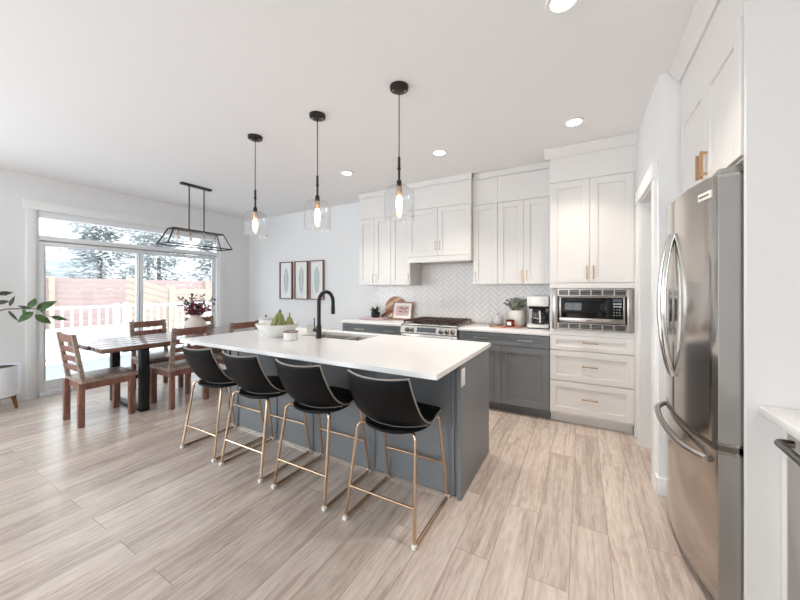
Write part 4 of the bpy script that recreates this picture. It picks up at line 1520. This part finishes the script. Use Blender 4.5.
MB().ball((-.895, 4.04, BT + .138), .012, seg=12).build('knob', M['greyceramic'], ld_)
t = thing('candle_jar', 'dark red candle in glass with a white label on the serving board', 'candle', (-.73, 3.96, BT))
MB().lathe([(0, .001), (.046, .001), (.048, .006), (.048, .078), (.044, .078), (.043, .06), (0, .06)], (-.73, 3.96, BT), 28).build('glass_jar', M['candlered'], t)
m = MB()
for i in range(8):
    a0, a1 = pi + .9 + i * .13, pi + .9 + (i + 1) * .13
    m._f([m._v((-.73 + .0488 * cos(a), 3.96 + .0488 * sin(a), BT + z)) for a, z in ((a0, .018), (a1, .018), (a1, .058), (a0, .058))])
m.build('paper_label', M['paper'], t)
t = thing('eucalyptus_pot', 'white handled crock of dusty green eucalyptus on the right counter', 'plant', (-.70, 4.18, CT))
ex, ey = -.70, 4.185
MB().lathe([(0, .001), (.085, .001), (.093, .02), (.094, .16), (.088, .172), (.09, .18), (.083, .18), (.082, .165), (.08, .15), (0, .14)], (ex, ey, CT + .017), 32).build('crock', M['ceramic'], t)
MB().tube(smooth([(ex - .09, ey, CT + .16), (ex - .128, ey, CT + .15), (ex - .128, ey, CT + .10), (ex - .09, ey, CT + .08)], 4), .008, 8).build('handle', M['ceramic'], t)
m, ms = MB(), MB()
rr = random.Random(21)
for i in range(24):
    a = rr.uniform(0, 2 * pi)
    lean = rr.uniform(.02, .12)
    base = Vector((ex + .03 * cos(a), ey + .03 * sin(a), CT + .16))
    top = Vector((ex + lean * cos(a) * 1.15, ey + min(lean * sin(a), .09), CT + .18 + rr.uniform(.07, .15)))
    pts = smooth([base, base.lerp(top, .5) + Vector((0, 0, .02)), top], 3)
    ms.tube(pts, .002, 5)
    for p in pts[2:]:
        for s in (0, 1, 2):
            d = Vector((rr.uniform(-1, 1), rr.uniform(-1, .6), rr.uniform(-.3, .9))).normalized()
            d.x = -abs(d.x) if p.x > ex + .07 else d.x
            m.leaf(p, p + d * rr.uniform(.03, .045), .022, (rr.uniform(-1, 1), -1, rr.uniform(0, 1)), n=4)
m.build('leaves', M['eucalyptus'], t)
ms.build('stems', M['stem'], t)
t = thing('coffee_maker', 'white drip coffee maker with a glass carafe beside the tall cabinet', 'coffee maker', (-.44, 4.1, CT))
a, b = -.555, -.325
MB().box(a, b, 4.0, 4.29, CT + .010, CT + .048, .008).build('base', M['ceramic'], t)
MB().box(a + .006, b - .006, 4.006, 4.284, CT + .0005, CT + .0095).build('base_rim', M['rubber'], t)
MB().box(a, b, 4.20, 4.29, CT + .049, CT + .255, .006).build('column', M['ceramic'], t)
hdm = MB().box(a, b, 4.0, 4.29, CT + .256, CT + .372, .012).build('brew_head', M['ceramic'], t)
MB().box(a + .05, b - .04, 3.994, 4.0, CT + .27, CT + .355, .002).build('lid_panel', M['trim'], hdm)
MB().box(a + .035, b - .01, 4.185, 4.1995, CT + .05, CT + .254).build('recess', M['blackglass'], t)
cc = ((a + b) / 2, 4.10, CT + .049)
cf = MB().lathe([(0, .001), (.066, .001), (.075, .015), (.076, .07), (.062, .125), (.055, .14)], cc, 28).build('carafe', M['shade'], t)
MB().lathe([(0, .003), (.070, .003), (.073, .03), (0, .031)], cc, 28).build('coffee', M['coffee'], cf)
MB().lathe([(.056, .14), (.060, .14), (.060, .165), (0, .17)], cc, 28).build('carafe_lid', M['black'], cf)
MB().lathe([(.0765, .05), (.078, .05), (.078, .062), (.0765, .062)], cc, 28).build('band', M['black'], cf)
MB().tube(bend([(cc[0] + .02, 4.035, CT + .20), (cc[0] + .025, 3.985, CT + .20), (cc[0] + .03, 3.985, CT + .08), (cc[0] + .025, 4.024, CT + .07)], .02), .009, 8).build('carafe_handle', M['plastic'], cf)
MB().box(a + .02, b - .02, 4.03, 4.17, CT + .225, CT + .2555).build('filter_holder', M['rubber'], t)
